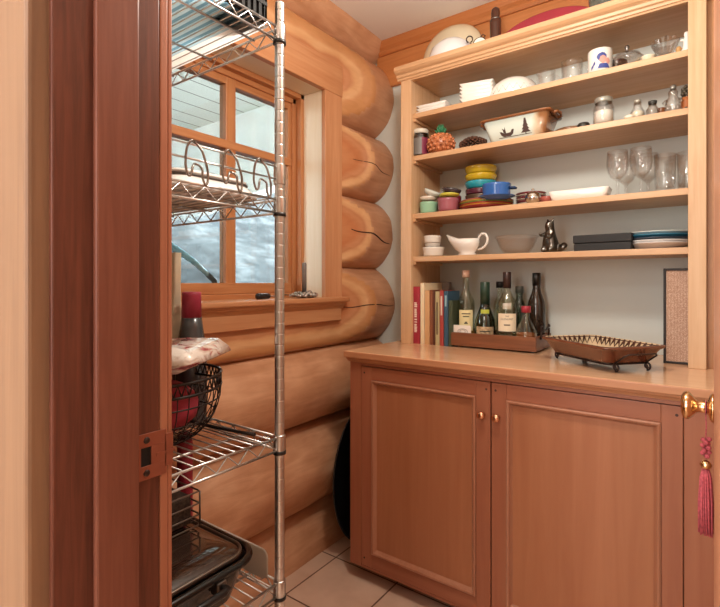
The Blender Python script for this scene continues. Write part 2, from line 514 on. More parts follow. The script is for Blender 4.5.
for i in range(8):
    z0, z1 = seams[i], seams[i + 1]
    zc, hh = (z0 + z1) / 2, (z1 - z0) / 2
    zs = [zc - hh * math.cos(PI * k / 22) for k in range(23)]
    for ze in (OPEN_Z0, OPEN_Z1):
        if z0 < ze < z1: zs.append(ze)
    zs.sort()
    ys = [FRONT1 + (WALL_B + 0.01 - FRONT1) * k / 88 for k in range(89)] + [OPEN_Y0, OPEN_Y1]
    ys.sort()
    R0 = (hh * hh + 0.118 ** 2) / (2 * 0.118)
    ox = BULGE_X - R0
    mb = MB(); mb.mat(LOG_SKIN); mb.mat(LOG_CUT)
    inn, out, cutf = [], [], []
    for Y in ys:
        a, c, f = [], [], []
        for z in zs:
            x, k = log_surface(i, Y, z)
            a.append(mb.bm.verts.new((x - ox, Y, z - zc))); f.append(k)
            dz = z - zc
            xo = -1.655 - 0.012 * (1 - (dz / hh) ** 2)
            c.append(mb.bm.verts.new((xo - ox, Y, z - zc)))
        inn.append(a); out.append(c); cutf.append(f)
    for p in range(len(ys) - 1):
        for q in range(len(zs) - 1):
            ym, zm = (ys[p] + ys[p + 1]) / 2, (zs[q] + zs[q + 1]) / 2
            if OPEN_Y0 < ym < OPEN_Y1 and OPEN_Z0 < zm < OPEN_Z1: continue
            k = cutf[p][q] + cutf[p + 1][q] + cutf[p][q + 1] + cutf[p + 1][q + 1] >= 2
            for G, fl in ((inn, False), (out, True)):
                v = [G[p][q], G[p + 1][q], G[p + 1][q + 1], G[p][q + 1]]
                fc = mb.bm.faces.new(v if not fl else v[::-1])
                fc.smooth = True
                fc.material_index = 1 if (k and not fl) else 0
    for q in range(len(zs) - 1):
        for p in (0, len(ys) - 1):
            v = [inn[p][q], inn[p][q + 1], out[p][q + 1], out[p][q]]
            fc = mb.bm.faces.new(v if p == 0 else v[::-1]); fc.material_index = 1
    o = mb.done('log', None, wall_left, (ox, 0, zc), recalc=False)
# dark drying checks that run along the logs beside the window
mb = MB()
def check_line(Y0, Y1, z0, z1, i, r=0.0022):
    pts = []
    for k in range(15):
        t = k / 14.0
        Y = Y0 + (Y1 - Y0) * t; z = z0 + (z1 - z0) * t + 0.006 * math.sin(t * 9 + i)
        pts.append((log_surface(i, Y, z)[0] - 0.0005, Y, z))
    mb.tube(pts, [r * (0.25 + 0.75 * math.sin(PI * min(1, 0.12 + t / 14.0 * 0.8))) for t in range(15)], 6)
check_line(1.87, 2.13, 1.795, 1.740, 5)
check_line(1.86, 2.13, 1.452, 1.388, 4, 0.004)
check_line(1.79, 2.14, 1.073, 1.072, 3, 0.0028)
mb.done('drying_check', LOG_DARK, wall_left)

# ---- window in the log wall
win = bpy.data.objects.new('window_1', None); COL.objects.link(win); win['kind'] = 'structure'
CX0, CX1 = -1.434, -1.410
mb = MB()
mb.box(CX0, CX1, OPEN_Y1 - 0.004, 1.790, 1.118, 2.068, 0.003)
mb.box(CX0, CX1, 0.764, OPEN_Y0 + 0.004, 1.118, 2.068, 0.003)
mb.done('casing', W_TRIM_Z, win)
MB().box(CX0, CX1 + 0.004, 0.764, 1.790, 2.064, 2.211, 0.003).done('head_casing', W_TRIM_Y, win)
mb = MB()
mb.box(-1.66, -1.432, OPEN_Y1, OPEN_Y1 + 0.02, 1.10, 2.088)
mb.box(-1.66, -1.432, OPEN_Y0 - 0.02, OPEN_Y0, 1.10, 2.088)
mb.done('reveal', W_REVEAL_LIT, win)
MB().box(-1.66, -1.432, OPEN_Y0 - 0.02, OPEN_Y1 + 0.02, 2.068, 2.088).done('reveal_head', W_REVEAL_LIT_Y, win)
MB().box(-1.66, -1.375, 0.745, 1.810, 1.098, 1.120, 0.006).done('window_stool', W_TRIM_Y, win)
mb = MB()
mb.box(-1.432, -1.408, 0.775, 1.782, 1.010, 1.098, 0.003)
mb.prism([(-1.408, 1.098), (-1.385, 1.098), (-1.390, 1.086), (-1.400, 1.080), (-1.408, 1.066)], 0.765, 1.792, 'Y')
mb.done('apron', W_TRIM_Y, win)
# frame: outer frame, stops and two sashes with a horizontal bar
W_SASH_Z = wood('sash_fir_upright', '#b07045', '#c48a5c', 'Z')
W_SASH_Y = wood('sash_fir_along', '#b07045', '#c48a5c', 'Y')
mb = MB()
for ya, yb in ((OPEN_Y1 - 0.022, OPEN_Y1), (OPEN_Y0, OPEN_Y0 + 0.022)):
    mb.box(-1.655, -1.545, ya, yb, 1.12, 2.068, 0.002)
for ya, yb in ((OPEN_Y1 - 0.045, OPEN_Y1 - 0.022), (OPEN_Y0 + 0.022, OPEN_Y0 + 0.045)):
    mb.box(-1.645, -1.575, ya, yb, 1.12, 2.05, 0.003)
mb.done('frame', W_SASH_Z, win)
mb = MB()
mb.box(-1.655, -1.545, OPEN_Y0, OPEN_Y1, 2.046, 2.068, 0.002)
mb.box(-1.645, -1.575, OPEN_Y0, OPEN_Y1, 2.024, 2.048, 0.002)
mb.box(-1.655, -1.545, OPEN_Y0, OPEN_Y1, 1.1195, 1.140, 0.002)
mb.done('frame_head', W_SASH_Y, win)
mb = MB()
MY0, MY1 = 1.252, 1.302
GY0, GY1 = OPEN_Y0 + 0.055, OPEN_Y1 - 0.045
for ya, yb in ((MY0, MY1), (GY0 - 0.025, GY0 + 0.02), (GY1 - 0.02, GY1 + 0.022)):
    mb.box(-1.628, -1.585, ya, yb, 1.14, 2.03, 0.003)
mb.done('sash_stile', W_SASH_Z, win)
mb = MB()
mb.box(-1.627, -1.586, GY0, GY1, 1.995, 2.03, 0.003)
mb.box(-1.627, -1.582, GY0, GY1, 1.14, 1.186, 0.003)
mb.box(-1.627, -1.580, GY0, GY1, 1.731, 1.766, 0.004)
mb.done('sash_rail', W_SASH_Y, win)
for ya, yb in ((GY0, MY0), (MY1, GY1)):
    for za, zb in ((1.186, 1.731), (1.766, 1.995)):
        MB().box(-1.608, -1.604, ya, yb, za, zb).done('pane', PANE, win)

# ---- outdoors
def rock_mat():
    m, t, b = new_mat('grey_bank_rock')
    tc = t.nodes.new('ShaderNodeTexCoord')
    mp = t.nodes.new('ShaderNodeMapping'); mp.inputs['Scale'].default_value = (1.0, 0.8, 1.2)
    n = t.nodes.new('ShaderNodeTexNoise'); n.inputs['Scale'].default_value = 4.2; n.inputs['Detail'].default_value = 9; n.inputs['Roughness'].default_value = 0.66
    r = t.nodes.new('ShaderNodeValToRGB')
    e = r.color_ramp.elements
    e[0].position = 0.33; e[0].color = lin('#212427')
    e[1].position = 0.68; e[1].color = lin('#5b5e61')
    k = e.new(0.5); k.color = lin('#34383b')
    t.links.new(tc.outputs['Object'], mp.inputs['Vector']); t.links.new(mp.outputs['Vector'], n.inputs['Vector'])
    t.links.new(n.outputs['Fac'], r.inputs['Fac']); t.links.new(r.outputs['Color'], b.inputs['Base Color'])
    b.inputs['Roughness'].default_value = 0.95
    return m
mb = MB(); mb.mat(rock_mat())
NX, NY = 40, 60
gv = [[None] * (NY + 1) for _ in range(NX + 1)]
for a in range(NX + 1):
    for c in range(NY + 1):
        x = -1.95 - 8.0 * a / NX; y = -3 + 16.0 * c / NY
        z = -0.1 + 0.66 * max(0, -1.95 - x) + 0.25 * noise.noise(Vector((x * 0.9, y * 0.7, 0))) + 0.08 * noise.noise(Vector((x * 3, y * 2, 4)))
        gv[a][c] = mb.bm.verts.new((x, y, z))
fs = [mb.bm.faces.new([gv[a][c], gv[a + 1][c], gv[a + 1][c + 1], gv[a][c + 1]]) for a in range(NX) for c in range(NY)]
mb._fin(fs, True)
struct('ground_outside', mb, None)
def soffit_mat():
    m, t, b = new_mat('porch_white_planks')
    tc = t.nodes.new('ShaderNodeTexCoord'); br = t.nodes.new('ShaderNodeTexBrick')
    br.inputs['Scale'].default_value = 1.0; br.inputs['Brick Width'].default_value = 6.0; br.inputs['Row Height'].default_value = 0.19
    br.inputs['Mortar Size'].default_value = 0.006; br.inputs['Mortar Smooth'].default_value = 0.2
    br.inputs['Color1'].default_value = lin('#eeeee6'); br.inputs['Color2'].default_value = lin('#e8e9e0'); br.inputs['Mortar'].default_value = lin('#6f7064')
    mp = t.nodes.new('ShaderNodeMapping'); mp.inputs['Rotation'].default_value = (0, 0, PI / 2)
    t.links.new(tc.outputs['Object'], mp.inputs['Vector']); t.links.new(mp.outputs['Vector'], br.inputs['Vector'])
    t.links.new(br.outputs['Color'], b.inputs['Base Color']); b.inputs['Roughness'].default_value = 0.7
    return m
porch = MB()
porch.prism([(-1.78, 2.58), (-6.4, 2.50), (-6.4, 2.56), (-1.78, 2.64)], -1.5, 2.62, 'Y')
struct('ceiling_porch', porch, soffit_mat())
PW_ = plain('porch_white_paint', '#f2f2ee', 0.8, var=0.08, vscale=4)
mb = MB()
mb.prism([(-1.78, 2.57), (-6.4, 2.49), (-6.4, 1.72), (-3.6, 1.80), (-1.78, 2.04)], 2.56, 2.70, 'Y')
mb.box(-6.4, -6.25, 2.56, 2.70, -0.3, 1.9).box(-1.86, -1.78, 2.50, 2.70, -0.3, 2.1)
struct('wall_porch', mb, PW_)

# ---- door lining on the left of the opening
JX = -0.614
lining = bpy.data.objects.new('trim_3', None); COL.objects.link(lining); lining['kind'] = 'structure'
MB().box(JX - 0.022, JX, 0.238, 0.3725, 0, 2.06, 0.002).done('jamb', W_JAMB, lining)
MB().box(JX, JX + 0.011, 0.283, 0.338, 0, 2.06, 0.003).done('door_stop', W_JAMB2, lining)
MB().box(JX - 0.11, JX - 0.007, 0.214, 0.2545, 0, 2.13, 0.006, seg=3).done('hall_casing', W_CASE, lining)
MB().box(JX - 0.022, JX + 0.0002, 0.373, 0.3850, 0, 2.06, 0.002).box(JX - 0.105, JX - 0.001, 0.3852, 0.3925, 0, 2.13, 0.002).done('lit_edge_and_casing', wood('lit_edge_casing_fir', '#a0654c', '#b3785d', 'Z'), lining)  # lighter strip paints window light on the jamb corner; thin casing behind it
mb = MB().box(JX - 0.022, 0.122, 0.238, 0.388, 2.06, 2.08).box(0.10, 0.122, 0.238, 0.388, 0, 2.06)
mb.done('head_jamb', W_JAMB, lining)
# strike plate of the latch
PLATE = plain('painted_strike_plate', '#8f5542', 0.38, 0.35)
mb = MB(); mb.mat(PLATE)
zc = 0.955
def plate_poly(): return rrect(0.0175, 0.031, 0.003, 3)
hole_y, hole_z = 0.0075, 0.012
ya, yb, za, zb = 0.341, 0.381, zc - 0.031, zc + 0.031
yh0, yh1, zh0, zh1 = 0.3445, 0.3590, zc - 0.0125, zc + 0.0125
mb.box(JX, JX + 0.0022, ya, yb, zh1, zb, 0.0005)
mb.box(JX, JX + 0.0022, ya, yb, za, zh0, 0.0005)
mb.box(JX, JX + 0.0022, ya, yh0, zh0, zh1)
mb.box(JX, JX + 0.0022, yh1, yb, zh0, zh1)
mb.box(JX, JX + 0.0022, 0.379, 0.392, zc - 0.021, zc + 0.024, 0.0005)
mb.box(JX + 0.0001, JX + 0.0026, 0.366, 0.394, zc - 0.003, zc + 0.001)
mb.mat(plain('latch_hole', '#120c0a', 0.9))
mb.box(JX + 0.0001, JX + 0.0008, yh0, yh1, zh0, zh1)
mb.mat(IRON)
for dz in (-0.022, 0.022):
    mb.lathe([(0, 0.0012), (0.0042, 0.001), (0.0046, 0)], (JX + 0.0022, 0.3525, zc + dz), 12, 'X')
tag(mb.done('strike_plate', None, lining), 'painted metal strike plate with a square latch hole')

# ---- the open door, folded back towards the right wall
door = bpy.data.objects.new('door_1', None); COL.objects.link(door); door['kind'] = 'structure'
mb = MB().box(0.006, 0.046, 0.46, 1.165, 0.01, 2.04, 0.003)
mb.done('door_leaf', W_DOOR, door)
KY, KZ = 1.118, 0.953
mb = MB()
mb.lathe([(0.0, 0.0), (0.027, 0.0), (0.027, -0.003), (0.024, -0.006), (0.016, -0.008), (0.011, -0.011), (0.0105, -0.022), (0.013, -0.028), (0.020, -0.033), (0.0255, -0.038), (0.0265, -0.043), (0.024, -0.048), (0.016, -0.0515), (0.0, -0.0525)], (0.006, KY, KZ), 32, 'X')
mb.lathe([(0.0, 0.0), (0.027, 0.0), (0.027, 0.003), (0.016, 0.008), (0.011, 0.011), (0.0105, 0.022), (0.0255, 0.038), (0.0265, 0.043), (0.016, 0.0515), (0.0, 0.0525)], (0.046, KY, KZ), 32, 'X')
tag(mb.done('door_knob', BRASS, door), 'polished brass door knob')

# ================================================================= FURNITURE
# ---- base cabinet
CY = 1.540   # front plane of the face frame
CL, CRT = -1.172, 0.060
cab = thing('base_cabinet', 'long wooden base cabinet with two panelled doors under the worktop', 'cabinet', (-0.585, CY, 0.0))
def C(x): return x + 0.585
mb = MB()
mb.box(C(CL), C(CL) + 0.018, 0.018, WALL_B - CY - 0.002, 0.062, 0.872)
mb.box(C(CRT) - 0.018, C(CRT), 0.018, WALL_B - CY - 0.002, 0.062, 0.872)
mb.box(C(CL) + 0.018, C(CRT) - 0.018, 0.018, WALL_B - CY - 0.002, 0.062, 0.080)
mb.box(C(CL) + 0.018, C(CRT) - 0.018, WALL_B - CY - 0.02, WALL_B - CY - 0.002, 0.080, 0.872)
mb.done('body', W_CAB_Z, cab)
MB().box(C(CL), C(-1.117), 0, 0.019, 0.062, 0.872, 0.0015).done('stile', W_CAB_Z, cab)
MB().box(C(-0.056), C(CRT), 0, 0.019, 0.062, 0.872, 0.0015).done('stile', W_CAB_Z, cab)
MB().box(C(-1.117), C(-0.056), 0, 0.019, 0.860, 0.872).done('rail', W_CAB_X, cab)
MB().box(C(-1.117), C(-0.056), 0.002, 0.019, 0.062, 0.072).done('rail', W_CAB_X, cab)
MB().box(C(-1.117), C(-0.056), 0.019, 0.024, 0.0725, 0.8595).done('backing_board', W_CAB_X, cab)
MB().box(C(CL) + 0.03, C(CRT), 0.10, 0.12, 0.0, 0.062).done('toe_kick', plain('toe_kick', '#4b2a1c', 0.6), cab)
DARKPEG = plain('peg_dark', '#3d2015', 0.6)
MOULD = wood('panel_moulding', '#a26c52', '#b07b60', 'Z', rough=0.3)
def cabinet_door(x0, x1, knob_x, knob_label):
    dz0, dz1 = 0.074, 0.857
    sw = 0.050
    root = MB()
    root.mat(W_CAB_Z)
    root.box(C(x0), C(x0) + sw, -0.001, 0.018, dz0, dz1, 0.0015)
    root.box(C(x1) - sw, C(x1), -0.001, 0.018, dz0, dz1, 0.0015)
    root.mat(W_CAB_X)
    root.box(C(x0) + sw, C(x1) - sw, -0.001, 0.018, dz1 - sw, dz1, 0.0015)
    root.box(C(x0) + sw, C(x1) - sw, -0.001, 0.018, dz0, dz0 + sw + 0.006, 0.0015)
    root.mat(DARKPEG)
    for px_ in (x0 + 0.014, x1 - 0.014):
        for pz in (dz1 - 0.024, dz0 + 0.03):
            root.lathe([(0, 0.0004), (0.004, 0.0004), (0.004, -0.004)], (C(px_), -0.001, pz), 10, 'Y', smooth=False, M=Matrix.Scale(-1, 4, (0, 1, 0)))
    d = root.done('door', None, cab)
    # raised bead round the flat panel
    ix0, ix1, iz0, iz1 = C(x0) + sw, C(x1) - sw, dz0 + sw + 0.006, dz1 - sw
    mb = MB()
    prof = [(0.0, -0.001), (0.0, -0.006), (0.004, -0.0085), (0.009, -0.007), (0.012, -0.001), (0.018, 0.006), (0.018, 0.010), (0.0, 0.010)]
    rings = []
    for (cx_, cz_, sx_, sz_) in ((ix0, iz0, 1, 1), (ix1, iz0, -1, 1), (ix1, iz1, -1, -1), (ix0, iz1, 1, -1)):
        rings.append([(cx_ + sx_ * u, v, cz_ + sz_ * u) for u, v in prof])
    mb.loft(rings + [rings[0]], (False, False), smooth=False)
    mb.done('panel_moulding', MOULD, d)
    MB().box(ix0 + 0.001, ix1 - 0.001, 0.006, 0.014, iz0 + 0.001, iz1 - 0.001).done('panel', wood('cabinet_panel', '#a06545', '#ad7351', 'Z', rough=0.35, fine=26), d)
    mb = MB()
    mb.lathe([(0, 0), (0.0085, 0), (0.008, 0.003), (0.0055, 0.006), (0.0055, 0.012), (0.010, 0.016), (0.0135, 0.020), (0.0135, 0.024), (0.010, 0.0275), (0, 0.0285)], (C(knob_x), -0.001, 0.748), 24, 'Y', M=Matrix.Scale(-1, 4, (0, 1, 0)))
    tag(mb.done('knob', COPPER, d), knob_label)
cabinet_door(-1.115, -0.588, -0.613, 'round coppery knob')
cabinet_door(-0.584, -0.058, -0.563, 'round coppery knob')

# ---- worktop
mb = MB()
mb.box(-1.186, 0.128, 1.522, WALL_B - 0.001, 0.8905, 0.914, 0.003)
mb.mats = [W_TOP, wood('nosing_shade_wood', '#b9805c', '#c68f69', 'X', rough=0.3)]; mb.cur = 1  # darker tone paints the shade on the front edge
mb.box(-1.187, 0.128, 1.515, 1.5225, 0.890, 0.9139, 0.003)
mb.prism([(1.540, 0.890), (1.521, 0.890), (1.523, 0.884), (1.530, 0.879), (1.535, 0.872), (1.540, 0.872)], -1.178, 0.128, 'X')
mb.box(-1.172, 0.060, 1.540, WALL_B - 0.001, 0.872, 0.890)
tag(mb.done('worktop', W_TOP), 'long pale wooden worktop with a moulded front edge', 'worktop')

# ---- open shelf unit on the worktop
SY0, SY1 = 1.860, WALL_B - 0.001
SXL, SXR = -1.128, -0.009
unit = thing('shelf_unit', 'tall built-in wooden shelf unit with open shelves full of dishes', 'shelves', (-0.57, SY0, 0.914))
def U(x): return x + 0.57
def Uz(z): return z - 0.914
for x0, x1 in ((SXL, -1.075), (-0.057, SXR)):
    MB().box(U(x0), U(x1), 0, 0.020, 0.0, Uz(2.10), 0.0015).done('stile', W_SHELF_Z, unit)
for x0, x1 in ((-1.100, -1.078), (-0.034, -0.012)):
    MB().box(U(x0), U(x1), 0.020, SY1 - SY0, 0.0, Uz(2.10)).done('side_panel', W_SHELF_Z, unit)
ZA, ZB, ZC, ZD = 1.944, 1.755, 1.4955, 1.303
for z in (ZA, ZB, ZC, ZD):
    MB().box(U(-1.0775), U(-0.0345), 0.0202, SY1 - SY0, Uz(z) - 0.022, Uz(z), 0.0015).done('shelf', W_SHELF_X, unit)
for x0, x1 in ((-1.0778, -1.064), (-0.048, -0.0342)):
    for z in (ZA, ZB, ZC, ZD):
        MB().box(U(x0), U(x1), 0.021, SY1 - SY0, Uz(z) - 0.0345, Uz(z) - 0.0225, 0.001).done('cleat', W_SHELF_X, unit)
ZT = 2.148
mb = MB()
mb.box(U(SXL), U(SXR), 0.0, SY1 - SY0, Uz(2.100), Uz(2.122))
mb.done('top_board', W_SHELF_X, unit)
mb = MB()
mb.box(U(-1.075), U(-0.057), 0.0, 0.02, Uz(2.088), Uz(2.100))
pr = [(0.0, 2.095), (-0.006, 2.095), (-0.008, 2.103), (-0.015, 2.107), (-0.017, 2.116), (-0.028, 2.122), (-0.036, 2.130), (-0.036, ZT), (0.0, ZT)]
mb.prism([(u, Uz(v)) for u, v in pr], U(SXL) - 0.014, U(0.125), 'X')
mb.box(U(SXL) - 0.014, U(0.125), 0.0, 0.012, Uz(2.122), Uz(ZT))
mb.box(U(SXL) - 0.014, U(SXL), 0.0, SY1 - SY0, Uz(2.105), Uz(ZT))
mb.done('crown', W_SHELF_X, unit)
mb = MB().box(U(SXR), U(0.128), 0.03, 0.05, 0.0, Uz(2.10), 0.001)
mb.done('filler_strip', wood('filler_wood', '#a8754c', '#b98559', 'Z'), unit)
TOPZ = 2.122   # dishes on top stand on the top board behind the crown

# ---- chrome wire shelving rack against the front wall
RX0, RX1, RY0, RY1 = -1.300, -0.797, 0.432, 0.780
rack = thing('wire_shelving_rack', 'tall chrome wire shelving rack with round ribbed posts beside the window', 'shelving rack', (RX1, RY1, 0.0))
def L(p): return (p[0] - RX1, p[1] - RY1, p[2])
CLIP = plain('black_clip', '#191717', 0.4)
RZ = (1.772, 1.378, 0.835, 0.503)
for px_ in (RX0, RX1):
    for py_ in (RY0, RY1):
        prof = [(0, 0.02), (0.0112, 0.02)]
        z = 0.03
        while z < 1.81:
            prof += [(0.0112, z - 0.0022), (0.0112, z - 0.0004), (0.0106, z + 0.0002), (0.0106, z + 0.0012), (0.0112, z + 0.0018), (0.0112, z + 0.0036)]
            z += 0.0254
        prof += [(0.0112, 1.825), (0.0105, 1.829), (0, 1.83)]
        mb = MB().lathe(prof, L((px_, py_, 0)), 20)
        mb.lathe([(0, 0), (0.014, 0), (0.015, 0.012), (0.008, 0.022), (0, 0.022)], L((px_, py_, 0)), 16)
        post = mb.done('post', CHROME, rack)
        for z in RZ:
            MB().lathe([(0.0115, -0.012), (0.0150, -0.012), (0.0150, -0.004), (0.0115, -0.004), (0.0115, -0.012)], L((px_, py_, z - 0.026)), 16).done('clip', CLIP, post)
for z in RZ:
    mb = MB()
    e = 0.016
    for zz, r in ((z, 0.0028), (z - 0.030, 0.0028)):
        for a, c in (((RX0, RY0), (RX1, RY0)), ((RX1, RY0), (RX1, RY1)), ((RX1, RY1), (RX0, RY1)), ((RX0, RY1), (RX0, RY0))):
            mb.tube([L((a[0], a[1], zz)), L((c[0], c[1], zz))], r, 6)
    for a, c, n in (((RX0, RY0), (RX1, RY0), 16), ((RX1, RY0), (RX1, RY1), 12), ((RX1, RY1), (RX0, RY1), 16), ((RX0, RY1), (RX0, RY0), 12)):
        pts = []
        for k in range(n + 1):
            t = 0.03 + 0.94 * k / n
            pts.append(L((a[0] + (c[0] - a[0]) * t, a[1] + (c[1] - a[1]) * t, z - 0.002 if k % 2 else z - 0.028)))
        mb.tube(pts, 0.0018, 5)
    n = 14
    for k in range(1, n):
        y = RY0 + (RY1 - RY0) * k / n
        mb.tube([L((RX0, y, z)), L((RX1, y, z))], 0.0017, 5)
    for x in (RX1 - 0.085, RX1 - 0.25, RX0 + 0.085):
        mb.tube([L((x, RY0, z - 0.004)), L((x, RY1, z - 0.004))], 0.0030, 6)
    for px_ in (RX0, RX1):
        for py_ in (RY0, RY1):
            mb.lathe([(0.0113, -0.034), (0.0136, -0.033), (0.0138, -0.032), (0.0138, 0.004), (0.0136, 0.005), (0.0113, 0.006)], L((px_, py_, z)), 16)
    mb.done('wire_shelf', CHROME, rack)
mb = MB()
for zz in (1.452, 1.424):
    mb.tube([L((RX1 + 0.001, RY0, zz)), L((RX1 + 0.001, RY1, zz))], 0.0022, 6)
for py_ in (RY0, RY1):
    mb.lathe([(0.0113, 1.412), (0.0133, 1.413), (0.0135, 1.414), (0.0135, 1.458), (0.0133, 1.459), (0.0113, 1.46)], L((RX1, py_, 0)), 16)
mb.done('ledge', CHROME, rack)

# ================================================================= ON THE RACK
HOOKS = [(0.556, 'chrome double hook on the rack ledge, furthest from the post'), (0.640, 'chrome double hook on the rack ledge, the middle one'),
         (0.722, 'chrome double hook on the rack ledge, nearest the post')]
path = [(0.04, 0.80), (0.0, 0.58), (0.0, 0.36), (0.08, 0.17), (0.19, 0.20), (0.27, 0.37), (0.42, 0.47), (0.60, 0.47), (0.73, 0.38), (0.75, 0.16), (0.86, 0.0), (0.98, 0.14), (0.98, 0.36), (0.88, 0.50), (0.80, 0.66), (0.70, 0.84), (0.52, 0.97), (0.32, 1.0), (0.13, 0.94)]
def smooth_closed(p, n=4):
    out = []; m = len(p)
    for i in range(m):
        p0, p1, p2, p3 = [Vector(p[(i + k - 1) % m]) for k in range(4)]
        for j in range(n):
            t = j / n
            out.append(0.5 * ((2 * p1) + (-p0 + p2) * t + (2 * p0 - 5 * p1 + 4 * p2 - p3) * t * t + (-p0 + 3 * p1 - 3 * p2 + p3) * t ** 3))
    return out
hook0 = None
for y, lab in HOOKS:
    if hook0 is None:
        mb = MB()
        pts = smooth_closed(path)
        k = [(0.0055 + 0.004 * math.sin(p[0] * 9), (p[0] - 0.5) * 0.048, (p[1] - 1) * 0.082) for p in [(v.x, v.y) for v in pts]]
        mb.tube(k, 0.0023, 8, closed=True)
        hook0 = tag(mb.done('double_hook', plain('hook_steel', '#8f8a85', 0.25, 1.0), None, (RX1 + 0.001, y, 1.458)), lab, 'hook', 'hooks on the rack ledge')
    else:
        h = hook0.copy(); COL.objects.link(h); h.location = (RX1 + 0.001, y, 1.458); h['label'] = lab

# pale blue ribbed liner and black crate on the top shelf
LIN1 = film('liner_pale_blue', '#aed4e8', 0.85); LIN2 = film('liner_blue_rib', '#6f9fbd', 0.85); LIN0 = film('liner_milky', '#eef2f4', 0.85)
mb = MB()
y = 0.452; k = 0
xa, xb = RX0 + 0.02 - RX1, -0.02
while y < 0.765:
    w = 0.0165 if k % 2 == 0 else 0.0085
    y1 = min(y + w, 0.765)
    mb.mat(LIN0 if y > 0.715 else (LIN1 if k % 2 == 0 else LIN2))
    hz = 0.0 if k % 2 == 0 else 0.0018
    v = [mb.bm.verts.new(p) for p in ((xa, y - RY1, 0.0), (xb, y - RY1, 0.0), (xb, (y + y1) / 2 - RY1, hz), (xa, (y + y1) / 2 - RY1, hz), (xb, y1 - RY1, 0.0), (xa, y1 - RY1, 0.0))]
    mb._fin([mb.bm.faces.new((v[0], v[1], v[2], v[3])), mb.bm.faces.new((v[3], v[2], v[4], v[5]))], True)
    y = y1; k += 1
bmesh.ops.remove_doubles(mb.bm, verts=mb.bm.verts, dist=1e-5)
tag(mb.done('shelf_liner', None, None, (RX1, RY1, RZ[0] + 0.0020)), 'pale blue ribbed plastic liner lying on the top wire shelf', 'shelf liner')
cr = thing('storage_crate', 'small black slotted plastic crate on the top wire shelf', 'crate', (-0.852, 0.706, RZ[0] + 0.0045))
mb = MB()
cx, cyy = 0.046, 0.044
mb.box(-cx, cx, -cyy, cyy, 0, 0.006)
for sx in (-1, 1):
    for k in range(6): mb.box(sx * (cx - 0.003) - 0.003, sx * (cx - 0.003) + 0.003, -cyy + k * 0.0160, -cyy + 0.008 + k * 0.0160, 0.006, 0.085)
for sy in (-1, 1):
    for k in range(7): mb.box(-cx + k * 0.0140, -cx + 0.008 + k * 0.0140, sy * (cyy - 0.003) - 0.003, sy * (cyy - 0.003) + 0.003, 0.006, 0.085)
for sx in (-1, 1): mb.box(sx * (cx - 0.006) - 0.001, sx * (cx - 0.006) + 0.001, -cyy + 0.004, cyy - 0.004, 0.006, 0.085)
for sy in (-1, 1): mb.box(-cx + 0.004, cx - 0.004, sy * (cyy - 0.006) - 0.001, sy * (cyy - 0.006) + 0.001, 0.006, 0.085)
for z in (0.034, 0.060):
    mb.box(-cx - 0.001, -cx + 0.006, -cyy, cyy, z, z + 0.008).box(cx - 0.006, cx + 0.001, -cyy, cyy, z, z + 0.008)
    mb.box(-cx, cx, -cyy - 0.001, -cyy + 0.006, z, z + 0.008).box(-cx, cx, cyy - 0.006, cyy + 0.001, z, z + 0.008)
CRATE = plain('crate_black', '#111011', 0.8)
mb.done('basket', CRATE, cr)
mb = MB().loft([[(u, v, zz) for u, v in rrect(cx + g, cyy + g, 0.008)] for g, zz in ((0.002, 0.085), (0.004, 0.100), (-0.006, 0.100), (-0.006, 0.085))], (False, False))
mb.done('rim', CRATE, cr)

# white lidded tray on the second shelf
tr = thing('storage_tray', 'long white plastic tray with a dark rim under the hooks', 'tray', (-1.035, 0.650, RZ[1] + 0.0018))
mb = MB()
mb.loft([[(u, v, 0.0) for u, v in rrect(0.196, 0.116, 0.03)], [(u, v, 0.006) for u, v in rrect(0.196, 0.116, 0.03)], [(u, v, 0.028) for u, v in rrect(0.180, 0.100, 0.035)]])
mb.done('body', plain('tray_white', '#f0efec', 0.4), tr)
mb = MB().loft([[(u, v, z) for u, v in rrect(0.180 + g, 0.100 + g, 0.035)] for g, z in ((0.001, 0.028), (0.003, 0.029), (0.003, 0.032), (0.001, 0.033))])
mb.done('rim', plain('tray_gasket', '#5b5048', 0.5), tr)
mb = MB().loft([[(u, v, z) for u, v in rrect(0.180 + g, 0.100 + g, 0.035)] for g, z in ((0.001, 0.033), (0.001, 0.038), (-0.006, 0.042))])
mb.done('lid', plain('tray_lid', '#efeeea', 0.35), tr)

# wire fruit basket with folded handle
Z3 = RZ[2] + 0.0018
fb = thing('fruit_basket', 'round dark wire fruit basket on the rack holding a plastic bag', 'basket', (-1.000, 0.575, Z3))
BW = plain('basket_wire', '#2c2522', 0.45, 0.5)
RB, HB = 0.158, 0.150
mb = MB()
def bowl_r(t): return 0.055 + (RB - 0.055) * math.sin(t * PI / 2) ** 0.9
for k in range(40):
    a = 2 * PI * k / 40
    mb.tube([(bowl_r(t / 8) * math.cos(a), bowl_r(t / 8) * math.sin(a), 0.004 + (HB - 0.03) * (1 - math.cos(t / 8 * PI / 2)) * 1.0) for t in range(9)], 0.0013, 5)
for t in (0.0, 0.35, 0.65, 0.86):
    z = 0.004 + (HB - 0.03) * (1 - math.cos(t * PI / 2))
    mb.tube([(bowl_r(t) * math.cos(2 * PI * k / 40), bowl_r(t) * math.sin(2 * PI * k / 40), z) for k in range(40)], 0.0018 if t else 0.003, 6, closed=True)
mb.done('bowl', BW, fb)
mb = MB()
for z in (HB - 0.026, HB):
    mb.tube([(RB * math.cos(2 * PI * k / 48), RB * math.sin(2 * PI * k / 48), z) for k in range(48)], 0.0032, 8, closed=True)
